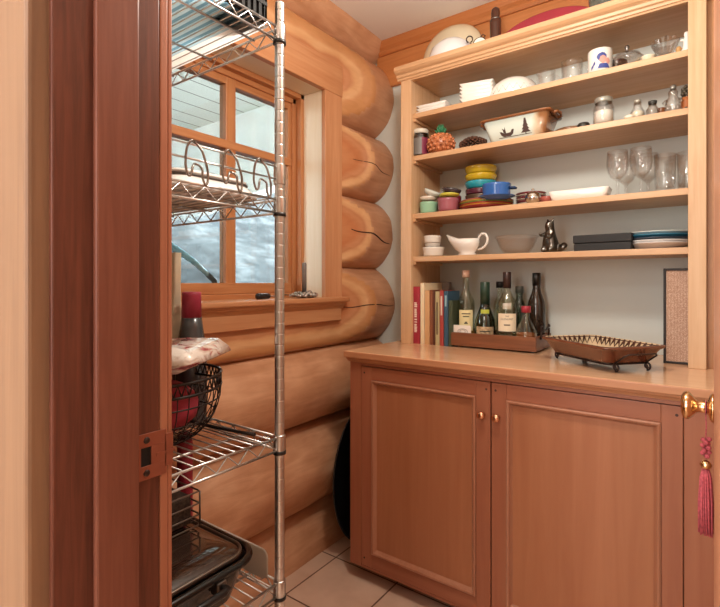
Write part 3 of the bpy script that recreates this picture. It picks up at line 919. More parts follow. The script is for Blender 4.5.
for k in range(60):
    a0, a1, a2 = [2 * PI * (k + q) / 60 for q in (0, 0.5, 1)]
    mb.tube([(RB * math.cos(a0), RB * math.sin(a0), HB - 0.024), (RB * math.cos(a1), RB * math.sin(a1), HB - 0.002), (RB * math.cos(a2), RB * math.sin(a2), HB - 0.024)], 0.0018, 5)
mb.done('band', BW, fb)
mb = MB().ball((0, 0, 0.078), 0.112, 1, 1, 0.56, 24)
tag(mb.done('red_cloth', plain('red_cloth', '#9b2c3c', 0.8, bump=0.3, vscale=30), None, (-1.000, 0.575, Z3)), 'dark red cloth stuffed in the round wire basket', 'cloth')
mb = MB().tube([(-0.17 + 0.36 * k / 10, 0.0 - 0.03 * math.sin(PI * k / 10), 0.001 + 0.0045 * math.sin(PI * k / 10)) for k in range(11)], 0.004, 8)
tag(mb.done('basket_handle', BW, None, (-1.03, 0.415 + 0.33, Z3 + 0.003), 0.0), 'curved dark iron handle lying loose on the wire shelf under the basket', 'handle')

# clear bag on the basket
def bag_mat():
    m, t, b = new_mat('printed_clear_bag')
    tc = t.nodes.new('ShaderNodeTexCoord'); n = t.nodes.new('ShaderNodeTexNoise')
    mp = t.nodes.new('ShaderNodeMapping'); mp.inputs['Scale'].default_value = (1, 1, 2.2)
    n.inputs['Scale'].default_value = 22; n.inputs['Detail'].default_value = 3; n.inputs['Distortion'].default_value = 0.8
    r = t.nodes.new('ShaderNodeValToRGB'); e = r.color_ramp.elements
    r.color_ramp.interpolation = 'LINEAR'
    e[0].position = 0.36; e[0].color = lin('#7d3b46'); e[1].position = 0.47; e[1].color = lin('#cfc0b4')
    k = e.new(0.40); k.color = lin('#b0606c'); k = e.new(0.56); k.color = lin('#efe9e2')
    t.links.new(tc.outputs['Object'], mp.inputs['Vector']); t.links.new(mp.outputs['Vector'], n.inputs['Vector'])
    t.links.new(n.outputs['Fac'], r.inputs['Fac']); t.links.new(r.outputs['Color'], b.inputs['Base Color'])
    b.inputs['Roughness'].default_value = 0.12; b.inputs['Coat Weight'].default_value = 0.7
    return m
mb = MB()
rings = []
for z, g in ((0.0, 0.55), (0.008, 0.80), (0.022, 1.0), (0.036, 0.98), (0.050, 0.80), (0.060, 0.50)):
    ring = []
    for i, (u, v) in enumerate(rrect(0.155 * g, 0.120 * g, 0.02 * g, 5)):
        w = 0.008 * noise.noise(Vector((u * 40, v * 40, z * 50)))
        corner = 0.020 * max(0, u / 0.155) if z < 0.04 else 0
        ring.append((u + w, v + w, z + w + (0.010 * u / 0.15)))
    rings.append(ring)
mb.loft(rings)
tag(mb.done('food_bag', bag_mat(), None, (-0.995, 0.570, Z3 + HB + 0.0085), 0.55), 'crinkled clear plastic bag with pink print lying on the wire basket', 'plastic bag')

# wine bottle with a red capsule and beige bag behind it
wb = thing('wine_bottle', 'dark glass wine bottle with a wide dull red capsule behind the wire basket', 'bottle', (-1.074, 0.740, Z3))
MB().lathe([(0, 0.004), (0.034, 0), (0.0375, 0.006), (0.0375, 0.17), (0.034, 0.20), (0.0285, 0.235), (0.0245, 0.268), (0, 0.268)]).done('body', plain('bottle_dark', '#3d3f41', 0.25, coat=0.4), wb)
MB().lathe([(0.0249, 0.262), (0.0252, 0.262), (0.0235, 0.318), (0.0238, 0.326), (0.021, 0.328), (0, 0.328)]).done('capsule', plain('capsule_red', '#9e3047', 0.45), wb)
mb = MB(); rings = []
for z, hx, hy in ((0, 0.048, 0.03), (0.02, 0.055, 0.036), (0.18, 0.054, 0.036), (0.25, 0.050, 0.033), (0.262, 0.040, 0.026), (0.27, 0.042, 0.012), (0.34, 0.045, 0.010), (0.43, 0.047, 0.008)):
    ring = [(u + 0.006 * noise.noise(Vector((u * 50, v * 50, z * 18))), v + 0.006 * noise.noise(Vector((v * 50, z * 25, u * 50))), z) for u, v in rrect(hx, hy, min(hx, hy) * 0.5, 4)]
    rings.append(ring)
mb.loft(rings)
tag(mb.done('flour_bag', plain('bag_beige', '#d8c9ae', 0.75, bump=0.3, vscale=25), None, (-1.166, 0.733, Z3)), 'crumpled tall beige bag standing next to the wine bottle', 'bag')

# bottom visible shelf
Z4 = RZ[3] + 0.0018
cn = thing('tall_canister', 'tall dark red canister standing on the lower wire shelf', 'canister', (-1.128, 0.757, Z4))
MB().lathe([(0, 0), (0.019, 0), (0.020, 0.004), (0.020, 0.26), (0.018, 0.265), (0, 0.265)]).done('body', plain('canister_red', '#8f2435', 0.35), cn)
MB().lathe([(0, 0.265), (0.019, 0.265), (0.019, 0.282), (0.016, 0.288), (0, 0.288)]).done('lid', plain('canister_lid', '#7b1d2b', 0.4), cn)
rp = thing('roasting_pan', 'large black roasting pan with a smoked lid and thick rounded rim', 'roasting pan', (-1.020, 0.580, Z4))
mb = MB()
hx, hy = 0.228, 0.150
prof = [(-0.050, 0.0), (-0.040, 0.004), (-0.016, 0.075), (-0.010, 0.092), (-0.014, 0.092), (-0.022, 0.075), (-0.044, 0.010)]
mb.loft([[(u, v, z) for u, v in rrect(hx + g, hy + g, 0.06 + g * 0.5)] for g, z in prof])
mb.done('body', BLACKMAT, rp)
mb = MB().tube([(u, v, 0.090) for u, v in rrect(hx - 0.008, hy - 0.008, 0.055, 8)], 0.0085, 10, closed=True)
mb.done('rim', plain('rim_black', '#100f0f', 0.22), rp)
mb = MB()
mb.loft([[(u, v, z) for u, v in rrect(hx + g, hy + g, 0.045)] for g, z in ((-0.020, 0.094), (-0.022, 0.100), (-0.050, 0.112), (-0.075, 0.117))])
mb.done('lid', plain('smoked_lid', '#3a2a22', 0.10, coat=0.6), rp)
mb = MB().tube([(u, v, 0.101) for u, v in rrect(hx - 0.024, hy - 0.024, 0.045, 8)], 0.0035, 8, closed=True)
mb.done('lid_ring', plain('lid_ring_steel', '#80766c', 0.3, 0.9), rp)
mb = MB()
mb.tube([(hx - 0.012, -0.085, 0.070), (hx + 0.018, -0.085, 0.076), (hx + 0.026, -0.074, 0.078), (hx + 0.026, 0.020, 0.078), (hx + 0.018, 0.034, 0.076), (hx - 0.012, 0.034, 0.070)], 0.0075, 10)
mb.done('handle', BLACK, rp)
for dy in (-0.085, 0.034):
    MB().box(hx - 0.02, hx + 0.004, dy - 0.012, dy + 0.012, 0.058, 0.084, 0.003).done('handle_bracket', plain('bracket_steel', '#6d655e', 0.3, 0.9), rp)
# wire letter-style basket with a speckled box on the pan lid
bt = thing('wire_basket', 'small rectangular wire basket sitting on the roasting pan lid', 'basket', (-1.062, 0.600, Z4 + 0.118))
mb = MB(); hx2, hy2 = 0.100, 0.085
for z in (0.002, 0.026, 0.052, 0.080):
    mb.tube([(u, v, z) for u, v in rrect(hx2, hy2, 0.006, 2)], 0.0020, 6, closed=True)
for sx in (-1, 1):
    for sy in (-1, 1): mb.tube([(sx * hx2, sy * hy2, 0.002), (sx * hx2, sy * hy2, 0.080)], 0.0024, 6)
for k in range(1, 8):
    x = -hx2 + 2 * hx2 * k / 8
    mb.tube([(x, -hy2, 0.002), (x, hy2, 0.002)], 0.0015, 5)
mb.done('frame', plain('basket_steel', '#8b827a', 0.3, 0.9), bt)
mb = MB().box(-0.088, 0.086, -0.074, 0.072, 0.0, 0.066, 0.004)
tag(mb.done('speckled_box', plain('speckled_black', '#40352d', 0.7, var=0.75, vscale=160), None, (-1.062, 0.600, Z4 + 0.1224)), 'dark speckled box kept in the small wire basket', 'box')
mb = MB().loft([[(u, 0.765 + t, v) for u, v in [(p + -0.955, q + 0.034) for p, q in rrect(0.134, 0.034, 0.018, 5)]] for t in (-0.0025, 0.0025)])
o = tag(mb.done('cutting_board', film('milky_plastic', '#d8d2c8', 0.35), None, (0, 0, Z4 - 0.0), 0.0), 'milky white plastic board on edge behind the roasting pan', 'cutting board')

# ================================================================= WINDOW STOOL, FLOOR, DOOR
STZ = 1.120
cs = thing('candle_holder', 'pewter candle holder ringed with little berries on the window ledge', 'candle holder', (-1.452, 1.572, STZ))
mb = MB().lathe([(0, 0), (0.034, 0), (0.036, 0.004), (0.020, 0.009), (0.0135, 0.018), (0.0135, 0.024), (0.011, 0.024), (0.011, 0.019), (0, 0.019)])
mb.done('base', PEWTER, cs)
mb = MB()
for k in range(80):
    a = random.uniform(0, 2 * PI); r = random.uniform(0.018, 0.062)
    mb.ball((r * math.cos(a), r * math.sin(a), 0.008 + random.uniform(0, 0.022) * (1 - (r - 0.018) / 0.05)), random.uniform(0.0060, 0.0095), seg=8)
mb.done('berry_ring', plain('berry_pewter', '#a59d96', 0.3, 0.8, var=0.5, vscale=90), cs)
cd = thing('taper_candle', 'short grey taper candle standing in the pewter holder', 'candle', (-1.452, 1.572, STZ + 0.0195))
MB().lathe([(0, 0), (0.0105, 0), (0.0100, 0.126), (0.0080, 0.136), (0, 0.134)]).done('wax', plain('candle_grey', '#7d7672', 0.4), cd)
MB().tube([(0, 0, 0.132), (0.0005, 0, 0.144), (0.001, 0, 0.152)], 0.0012, 6).done('wick', plain('wick', '#e8e0cf', 0.9), cd)
sn = thing('candle_snuffer', 'dark metal candle snuffer lying on the window ledge', 'snuffer', (-1.455, 1.40, STZ + 0.0125), math.radians(88))
MB().lathe([(0, 0.0), (0.0125, 0.0), (0.0125, 0.004), (0.011, 0.058), (0.006, 0.066), (0, 0.066)], (-0.095, 0, 0), 20, 'X').done('cup', plain('snuffer_dark', '#39383c', 0.35, 0.6), sn)
MB().tube([(-0.03, 0, 0), (0.02, 0, -0.001), (0.06, 0.004, 0.004), (0.078, 0.010, 0.002)], 0.0025, 8).done('handle', PEWTER, sn)

# round black tray stored on edge in the gap between the cabinet and the logs
rt = thing('round_tray', 'big black oval tray on edge in the gap between cabinet and log wall', 'tray', (-1.275, 1.845, 0.0))
RY, RT = 0.298, 0.336
mb = MB().lathe([(0, -0.003), (RT - 0.012, -0.003), (RT - 0.004, 0.006), (RT, 0.010), (RT - 0.004, 0.0115), (RT - 0.013, 0.003), (0, 0.001)], (0, 0, RT), 64, 'X', sx=RY / RT)
mb.done('plate', plain('tray_black', '#0d0d10', 0.4), rt)
MB().tube([(0.010, RY * math.cos(2 * PI * k / 64), RT + RT * math.sin(2 * PI * k / 64)) for k in range(64)], 0.0032, 8, closed=True).done('rim', plain('tray_rim', '#3a3532', 0.35, 0.6), rt)

ts = thing('tassel', 'long dusty red tassel with a gold bead hung from the door knob', 'tassel', (-0.0065, KY, KZ - 0.0115))
TS = plain('tassel_red', '#b4525c', 0.85, var=0.3, vscale=200)
ringp = [(0, 0.0122 * math.cos(2 * PI * k / 16), 0.0122 * math.sin(2 * PI * k / 16) + 0.0115) for k in range(16)]
mb = MB().tube(ringp, 0.0010, 6, closed=True).tube([(0, 0, -0.0005), (0.0008, 0, -0.024), (0, 0, -0.046)], 0.0011, 6)
mb.done('cord', TS, ts)
mb = MB()
for k in range(12):
    a = k * 2.4; mb.ball((0.005 * math.cos(a), 0.005 * math.sin(a), -0.048 - k * 0.0031), 0.0046, seg=8)
mb.done('knot', TS, ts)
MB().ball((0, 0, -0.097), 0.0095, 1, 1, 0.95).lathe([(0.008, -0.002), (0.0103, 0), (0.008, 0.002)], (0, 0, -0.097), 20).done('bead', BRASS, ts)
mb = MB()
for k in range(46):
    a = k * 2.39996; r = 0.0122 * math.sqrt((k + 0.5) / 46)
    mb.tube([(r * 0.4 * math.cos(a), r * 0.4 * math.sin(a), -0.105), (r * 0.75 * math.cos(a), r * 0.75 * math.sin(a), -0.121), (r * math.cos(a), r * math.sin(a), -0.170), (r * 0.98 * math.cos(a + .1), r * 0.98 * math.sin(a + .1), -0.222 - random.uniform(0, 0.008))], 0.0014, 5)
mb.lathe([(0.0045, 0), (0.0062, -0.003), (0.0062, -0.008), (0.0045, -0.012)], (0, 0, -0.105), 16)
mb.done('skirt', TS, ts)

# blue hose arching up outside the window
mb = MB()
mb.mat(plain('hose_blue', '#8fc3de', 0.35))
mb.tube([(-1.98, 0.92, -0.05), (-1.98, 0.92, 0.7), (-1.96, 0.94, 1.20), (-1.94, 0.98, 1.345), (-1.92, 1.08, 1.385), (-1.90, 1.20, 1.350), (-1.90, 1.31, 1.290), (-1.89, 1.395, 1.220)], [0.017, 0.017, 0.017, 0.0175, 0.0175, 0.017, 0.014, 0.011], 12)
mb.mat(BLACK)
mb.tube([(-1.892, 1.385, 1.229), (-1.888, 1.425, 1.195), (-1.885, 1.44, 1.12), (-1.885, 1.44, 0.6), (-1.885, 1.44, -0.05)], [0.012, 0.014, 0.012, 0.012, 0.012], 12)
tag(mb.done('hose', None), 'blue curved hose with a dark end outside the lower window panes', 'hose')

# ================================================================= DISHES ON THE SHELVES
def at(px, Y, z):
    X, d = atY(px, Y)
    return (X, Y, z), d
def face(px):
    """turn so that local -Y looks at the doorway"""
    l = (px - 360) / 480
    return YAW - math.atan(l)
def cup_prof(rb, rt, h, t=0.003, foot=True, bulge=0.0):
    out = [(0, 0.0), (rb * 0.72, 0.0), (rb, 0.004)]
    for k in range(1, 7):
        u = k / 6
        out.append((rb + (rt - rb) * u + bulge * math.sin(PI * u), 0.004 + (h - 0.004) * u))
    inn = [(rt - t * 0.5, h + t * 0.3), (rt - t, h)]
    for k in range(5, -1, -1):
        u = k / 6
        inn.append((max(0.001, rb + (rt - rb) * u + bulge * math.sin(PI * u) - t), t + 0.004 + (h - 0.008) * u))
    inn.append((0, t + 0.003))
    return out + inn
def bowl_prof(rb, rt, h, t=0.0035):
    out = [(0, 0.0), (rb * 0.9, 0.0), (rb, 0.003)]
    for k in range(1, 9):
        u = k / 8
        out.append((rb + (rt - rb) * math.sin(u * PI / 2), 0.003 + (h - 0.003) * (1 - math.cos(u * PI / 2)) ** 0.85))
    inn = [(rt - t * 0.4, h + t * 0.4)]
    for k in range(8, 0, -1):
        u = k / 8
        inn.append((rb + (rt - rb) * math.sin(u * PI / 2) - t, t + 0.003 + (h - 0.003) * (1 - math.cos(u * PI / 2)) ** 0.85))
    inn.append((0, t + 0.003))
    return out + inn
def plate_prof(r, h=0.016, t=0.004):
    return [(0, 0), (r * 0.55, 0), (r * 0.62, 0.003), (r * 0.97, h - 0.002), (r, h), (r * 0.97, h + 0.0015), (r * 0.60, 0.003 + t), (0, t)]
def handle_loop(mb, x, z0, z1, out, r):
    pts = []
    for k in range(11):
        a = -PI / 2 + PI * k / 10
        pts.append((x + out * math.cos(a), 0, (z0 + z1) / 2 + (z1 - z0) / 2 * math.sin(a)))
    mb.tube(pts, r, 8)
def single(name, mb, m, loc, label, cat, group=None, rotz=0.0):
    return tag(mb.done(name, m, None, loc, rotz), label, cat, group)

# ---- on top of the unit
loc, d = at(449.5, 2.03, TOPZ)
mb = MB()
prof = [(0, -0.056), (0.055, -0.056), (0.060, -0.053), (0.100, -0.040), (0.132, -0.020), (0.151, 0.004), (0.154, 0.010), (0.151, 0.012), (0.126, -0.015), (0.094, -0.034), (0, -0.050)]
mb.lathe(prof, (0, 0, 0), 48, 'Y', sx=0.96, sy=1.0)
bmesh.ops.transform(mb.bm, matrix=Matrix.Rotation(math.radians(-7), 4, 'X'), verts=mb.bm.verts)
zmin = min(v.co.z for v in mb.bm.verts)
bmesh.ops.translate(mb.bm, verts=mb.bm.verts, vec=(0, 0, -zmin))
single('serving_bowl', mb, plain('bowl_cream_warm', '#e6dcc0', 0.25, coat=0.3, var=0.03), (loc[0] - 0.022, 2.088, TOPZ + 0.0005), 'big cream serving bowl propped on its rim on top of the shelf unit', 'bowl')
loc, d = at(448.5, 1.905, TOPZ)
mb = MB().lathe([(0, 0), (0.078, 0), (0.085, 0.003), (0.087, 0.020), (0.084, 0.070), (0.072, 0.108), (0.050, 0.128), (0.044, 0.134), (0, 0.134)], (0, 0, 0), 44, sx=1.22)
single('upturned_bowl', mb, plain('white_blueish', '#e6eaee', 0.2, coat=0.3, var=0.02), (loc[0] - 0.016, 1.962, TOPZ + 0.0005), 'white bowl turned upside down before the big cream bowl', 'bowl')
loc, d = at(480, 1.925, TOPZ)
tv = thing('scroll_plaque', 'small white oval plaque in a dark scrolled iron holder on top', 'plaque', (loc[0], loc[1], TOPZ), face(480))
mb = MB().loft([[(0.030 * math.cos(2 * PI * k / 24), y, 0.052 + 0.040 * math.sin(2 * PI * k / 24)) for k in range(24)] for y in (-0.004, 0.003)])
mb.mat(IRON)
for cx_ in (-0.009, 0.011):
    mb.tube([(cx_ + 0.006 * math.cos(2 * PI * k / 12), -0.0048, 0.055 + 0.011 * math.sin(2 * PI * k / 12)) for k in range(12)], 0.0012, 5, closed=True)
mb.mats.insert(0, WHITE)
for f in mb.bm.faces:
    pass
mb.mats = [WHITE, IRON] if len(mb.mats) > 1 else [WHITE]
o = mb.done('plaque', None, tv)
for i_, p_ in enumerate(o.data.polygons):
    p_.material_index = 0 if i_ < 26 else 1
mb = MB()
mb.tube([(0.033 * math.cos(2 * PI * k / 28), 0.002, 0.052 + 0.043 * math.sin(2 * PI * k / 28)) for k in range(28)], 0.0022, 6, closed=True)
mb.tube([(-0.03, 0, 0.002), (-0.04, -0.01, 0.001), (-0.02, 0.02, 0.002), (0.02, 0.02, 0.002), (0.04, -0.01, 0.001), (0.03, 0, 0.002)], 0.002, 6)
mb.tube([(-0.034, 0.001, 0.06)] + [(-0.043 + 0.013 * math.cos(a_), 0.001, 0.092 + 0.014 * math.sin(a_)) for a_ in [-1.2 + 0.5 * k for k in range(12)]], 0.0026, 6)
mb.tube([(0.0, 0.002, 0.095), (0.012, 0.002, 0.108), (0.022, 0.002, 0.100), (0.016, 0.002, 0.093)], 0.002, 6)
mb.done('scroll_frame', IRON, tv)
loc, d = at(495.5, 1.965, TOPZ)
pm = thing('pepper_mill', 'tall dark brown pepper mill on top of the shelf unit', 'pepper mill', (loc[0], loc[1], TOPZ))
MILL = wood('mill_walnut', '#3d2218', '#5a3526', 'Z', rough=0.25)
MB().lathe([(0, 0), (0.026, 0), (0.0275, 0.01), (0.024, 0.03), (0.0225, 0.10), (0.0235, 0.15), (0.024, 0.165), (0, 0.165)]).done('body', MILL, pm)
MB().lathe([(0, 0.165), (0.020, 0.165), (0.0205, 0.172), (0.018, 0.178), (0.019, 0.195), (0.0165, 0.212), (0.008, 0.220), (0, 0.2205)]).done('head', MILL, pm)
MB().lathe([(0.0205, 0.168), (0.0213, 0.170), (0.0205, 0.172)]).done('collar', PEWTER, pm)
loc, d = at(541, 2.05, TOPZ)
mb = MB()
mb.lathe(plate_prof(0.150, 0.022, 0.006), (0, 0, 0), 56, M=Matrix.Rotation(math.radians(79), 4, 'X'))
zmin = min(v.co.z for v in mb.bm.verts); bmesh.ops.translate(mb.bm, verts=mb.bm.verts, vec=(0, 0, -zmin))
bmesh.ops.scale(mb.bm, verts=mb.bm.verts, vec=(1.35, 1, 0.70))
single('platter', mb, plain('platter_red', '#b03a4a', 0.3, coat=0.3), (loc[0] + 0.01, 2.085, TOPZ + 0.0005), 'dark red oval platter leaning on the wall on top of the shelf unit', 'platter')
loc, d = at(604, 1.93, TOPZ)
dk = thing('glass_ornament', 'dark mottled glass dish showing above the crown on top', 'ornament', (loc[0], loc[1], TOPZ))
MB().lathe(cup_prof(0.032, 0.052, 0.13, 0.004, bulge=0.006)).done('body', plain('mottled_glass', '#5c5f58', 0.2, var=0.5, vscale=40), dk)
MB().tube([(0.052 * math.cos(2 * PI * k / 24), 0.052 * math.sin(2 * PI * k / 24), 0.131) for k in range(24)], 0.004, 6, closed=True).done('rim', plain('mottled_rim', '#77807c', 0.2), dk)

# ---- uppermost shelf (A)
def square_plate(name, px, Y, z, half, h, mat_, label, cat, group, rz, flare=0.75):
    loc, d = at(px, Y, z)
    mb = MB().loft([[(u * g, v * g, zz) for u, v in rrect(half, half, half * 0.08, 2)] for g, zz in ((flare, 0), (flare + 0.02, 0.002), (1.0, h), (0.975, h), (flare, 0.005))])
    return single(name, mb, mat_, loc, label, cat, group, rz)
z = ZA
for k, lab in enumerate(('white square plate at the bottom of the low pile by the shelf end', 'white square plate in the middle of the low pile by the shelf end', 'white square plate uppermost in the low pile by the shelf end')):
    square_plate('square_plate', 437, 1.985, z, 0.074, 0.013, WHITE, lab, 'plate', 'square plates piled at the shelf end', 0.06)
    z += 0.0145
z = ZA
for k, lab in enumerate(('white square bowl at the bottom of the taller pile', 'white square bowl second from the bottom of the taller pile', 'white square bowl third from the bottom of the taller pile', 'white square bowl fourth from the bottom of the taller pile', 'white square bowl uppermost in the taller pile')):
    square_plate('square_bowl', 479, 1.985, z, 0.072, 0.026, WHITE, lab, 'bowl', 'square bowls in the taller pile', 0.20, flare=0.62)
    z += 0.0155
loc, d = at(514, 1.995, ZA)
mb = MB().lathe(bowl_prof(0.045, 0.104, 0.083), (0, 0, 0), 40)
bmesh.ops.transform(mb.bm, matrix=Matrix.Rotation(PI, 4, 'X'), verts=mb.bm.verts)
zmin = min(v.co.z for v in mb.bm.verts); bmesh.ops.translate(mb.bm, verts=mb.bm.verts, vec=(0, 0, -zmin))
mb.mat(WHITE)
LEAF = plain('leaf_print', '#a08f80', 0.4, var=0.5, vscale=60)
mb.mats = [WHITE]; mb.mat(LEAF)
for k in range(22):
    a = 2 * PI * k / 22
    pts = []
    for u in (0.0, 0.5, 1.0):
        zz = 0.014 + 0.024 * (1 - abs(2 * u - 1))
        rr = 0.1045 * math.sqrt(max(0.05, 1 - (zz / 0.087) ** 2.2))
        aa = a + (u - 0.5) * 0.28
        pts.append((rr * math.cos(aa) * 1.003, rr * math.sin(aa) * 1.003, zz))
    mb.tube(pts, 0.0011, 5)
single('patterned_bowl', mb, None, loc, 'white domed bowl with a leaf border upside down beside the square bowls', 'bowl')

def glass_mug(px, Y, rt, h, label, group, rz):
    loc, d = at(px, Y, ZA)
    o = thing('glass_mug', label, 'mug', loc, rz, group)
    MB().lathe(cup_prof(rt * 0.92, rt, h, 0.0035)).done('body', GLASS, o)
    mb = MB(); handle_loop(mb, rt - 0.002, h * 0.2, h * 0.82, 0.026, 0.0045); mb.done('handle', GLASS, o)
glass_mug(546, 1.955, 0.036, 0.070, 'clear glass mug nearest the domed leaf-bordered bowl', 'clear glass mugs', 0.75)
glass_mug(572, 1.945, 0.039, 0.082, 'taller clear glass mug next to the portrait mug', 'clear glass mugs', 0.65)
loc, d = at(600, 1.93, ZA)
pmug = thing('portrait_mug', 'white mug printed with a blue and pink picture', 'mug', loc, face(600))
mb = MB(); mb.mat(WHITE); mb.lathe(cup_prof(0.0395, 0.041, 0.084, 0.0035))
mb.done('body', None, pmug)
mb = MB()
def patch(mb, a0, a1, z0, z1, r, fn, nx=14, nz=14):
    g = {}
    for i in range(nx + 1):
        for j in range(nz + 1):
            a = a0 + (a1 - a0) * i / nx; z = z0 + (z1 - z0) * j / nz
            g[i, j] = mb.bm.verts.new((r * math.sin(a), -r * math.cos(a), z))
    for i in range(nx):
        for j in range(nz):
            k = fn((i + 0.5) / nx, (j + 0.5) / nz)
            if k is None: continue
            f = mb.bm.faces.new([g[i, j], g[i + 1, j], g[i + 1, j + 1], g[i, j + 1]]); f.material_index = k; f.smooth = True
    loose = [v for v in g.values() if not v.link_faces]
    for v in loose: mb.bm.verts.remove(v)
mb.mats = [plain('print_blue', '#3d4a92', 0.3), plain('print_pink', '#d79a8e', 0.3), plain('print_navy', '#27294f', 0.3)]
def portrait(u, v):
    if (u - 0.62) ** 2 / 0.030 + (v - 0.50) ** 2 / 0.050 < 1: return 1
    if (u - 0.56) ** 2 / 0.062 + (v - 0.66) ** 2 / 0.060 < 1: return 0
    if (u - 0.88) ** 2 / 0.012 + (v - 0.40) ** 2 / 0.030 < 1: return 1
    if v < 0.26 and abs(u - 0.66) < 0.32 - v * 0.4: return 0
    if u < 0.24 and abs(v - 0.05 - u * 1.5) < 0.10: return 0
    return None
patch(mb, -0.75, 0.85, 0.010, 0.072, 0.0413, portrait, 30, 26)
mb.done('printed_picture', None, pmug)
mb = MB(); handle_loop(mb, 0.039, 0.018, 0.066, 0.024, 0.0045); mb.done('handle', WHITE, pmug).rotation_euler = (0, 0, 0.5)
loc, d = at(617, 2.03, ZA)
mb = MB().lathe(cup_prof(0.030, 0.034, 0.072, 0.003, bulge=0.004))
single('dark_cup', mb, plain('cup_dark_brown', '#4b3a35', 0.3), loc, 'dark brown cup set back between the portrait mug and the covered dish', 'cup')
loc, d = at(627, 1.925, ZA)
gd = thing('covered_dish', 'small grey glass dish with a lid and a tall knob', 'dish', loc)
SMOKE = glassware('smoke_glass', '#f3f0ee', 0.06, 0.6)
MB().lathe(bowl_prof(0.024, 0.047, 0.030)).done('bowl', SMOKE, gd)
MB().lathe([(0.046, 0.032), (0.047, 0.034), (0.040, 0.046), (0.022, 0.054), (0, 0.057), (0, 0.054), (0.022, 0.051), (0.038, 0.043)]).done('lid', SMOKE, gd)
MB().lathe([(0, 0.056), (0.005, 0.057), (0.004, 0.066), (0.008, 0.074), (0.005, 0.080), (0, 0.081)]).done('knob', PEWTER, gd)
loc, d = at(648, 1.925, ZA)
tc_ = thing('tea_cup', 'low pale tea cup with a looped handle before the cut glass bowl', 'cup', (loc[0], loc[1], ZA), 2.8)
MB().lathe(cup_prof(0.018, 0.026, 0.022, 0.0025)).done('body', CREAM, tc_)
mb = MB(); handle_loop(mb, 0.023, 0.004, 0.030, 0.018, 0.003); mb.done('handle', CREAM, tc_)
loc, d = at(665, 1.915, ZA)
mb = MB()
n = 32
prof = [(0.020, 0.0), (0.024, 0.006), (0.021, 0.012), (0.028, 0.026), (0.036, 0.042), (0.041, 0.056), (0.038, 0.0565), (0.032, 0.042), (0.024, 0.026), (0.015, 0.016)]
rings = [[((r * (1 + (0.05 if k % 2 else -0.03))) * math.cos(2 * PI * k / n), (r * (1 + (0.05 if k % 2 else -0.03))) * math.sin(2 * PI * k / n), zz + (0.003 if (k % 4 < 2 and zz > 0.05) else 0)) for k in range(n)] for r, zz in prof]
mb.loft(rings, (True, True), smooth=False)
single('cut_glass_bowl', mb, glassware('cut_glass', '#f8f6f5', 0.12, 0.7), loc, 'small flared cut glass bowl on a foot near the shelf end', 'bowl')
loc, d = at(678.5, 1.92, ZA)
mb = MB().lathe([(0, 0), (0.010, 0), (0.012, 0.006), (0.006, 0.014), (0.009, 0.022), (0.006, 0.030), (0, 0.031)], seg=16)
mb.tube([(0.010, 0, 0.008), (0.018, 0, 0.014), (0.012, 0, 0.022), (0.006, 0, 0.020)], 0.002, 6)
single('trinket', mb, plain('trinket_tan', '#c89a62', 0.4), loc, 'tiny tan trinket beside the white cross-shaped figurine', 'trinket')
loc, d = at(686.5, 1.915, ZA)
mb = MB().lathe([(0, 0), (0.012, 0), (0.013, 0.010), (0.009, 0.030), (0.0085, 0.048), (0.005, 0.054), (0.0075, 0.062), (0.006, 0.070), (0, 0.073)], seg=18)
mb.tube([(-0.018, 0, 0.047), (-0.008, 0, 0.046), (0.008, 0, 0.046), (0.018, 0, 0.047)], [0.0035, 0.0045, 0.0045, 0.0035], 8)
single('figurine', mb, plain('figurine_white', '#f3ede6', 0.4), loc, 'white figurine with outstretched arms half behind the upright', 'figurine', rotz=face(686))

# ---- second shelf (B)
loc, d = at(420.5, 1.925, ZB)
jar = thing('spice_jar', 'small dark jar with a white lid at the end of the shelf', 'jar', loc)
mb = MB(); mb.mat(glassware('jar_glass_dark', '#8d7a74', 0.10, 0.7)); mb.lathe([(0, 0), (0.036, 0), (0.039, 0.005), (0.039, 0.088), (0.033, 0.100), (0.033, 0.106), (0, 0.106)])
mb.done('body', None, jar)
mb = MB(); mb.mats = [plain('jar_label_grey', '#6e6a66', 0.5), plain('jar_label_plum', '#7c2b45', 0.5)]
patch(mb, -1.3, 2.6, 0.008, 0.082, 0.0395, lambda u, v: 0 if u < 0.52 else 1, 22, 1)
lb = mb.done('label', None, jar)
MB().lathe([(0.034, 0.104), (0.0365, 0.104), (0.0365, 0.120), (0.034, 0.124), (0, 0.125)]).done('lid', plain('lid_off_white', '#d8d2c4', 0.35), jar)
loc, d = at(441, 1.925, ZB)
pa = thing('pineapple_ornament', 'orange ceramic pineapple with green leaves on top', 'ornament', loc)
mb = MB()
prof = [(0, 0), (0.030, 0.0), (0.046, 0.012), (0.056, 0.034), (0.055, 0.056), (0.044, 0.076), (0.026, 0.088), (0, 0.090)]
mb.mat(plain('pineapple_orange', '#b8714a', 0.35, var=0.45, vscale=55)); mb.lathe(prof, (0, 0, 0), 28)
for i in range(5):
    zz = 0.016 + i * 0.015; rr = 0.006 + [0.044, 0.0505, 0.052, 0.047, 0.036][i]
    for k in range(14):
        a = 2 * PI * (k + 0.5 * (i % 2)) / 14
        mb.ball((rr * math.cos(a), rr * math.sin(a), zz), 0.0072, seg=8)
mb.done('fruit', None, pa)
mb = MB()
for i in range(3):
    for k in range(7):
        a = 2 * PI * (k + 0.4 * i) / 7; r = 0.018 - i * 0.005; hh = 0.020 + i * 0.011
        b0 = Vector((r * 0.4 * math.cos(a), r * 0.4 * math.sin(a), 0.086)); b1 = Vector((r * math.cos(a), r * math.sin(a), 0.088 + hh * 0.6)); b2 = Vector((r * 1.5 * math.cos(a), r * 1.5 * math.sin(a), 0.088 + hh))
        mb.tube([b0, b1, b2], [0.006, 0.0055, 0.001], 6)
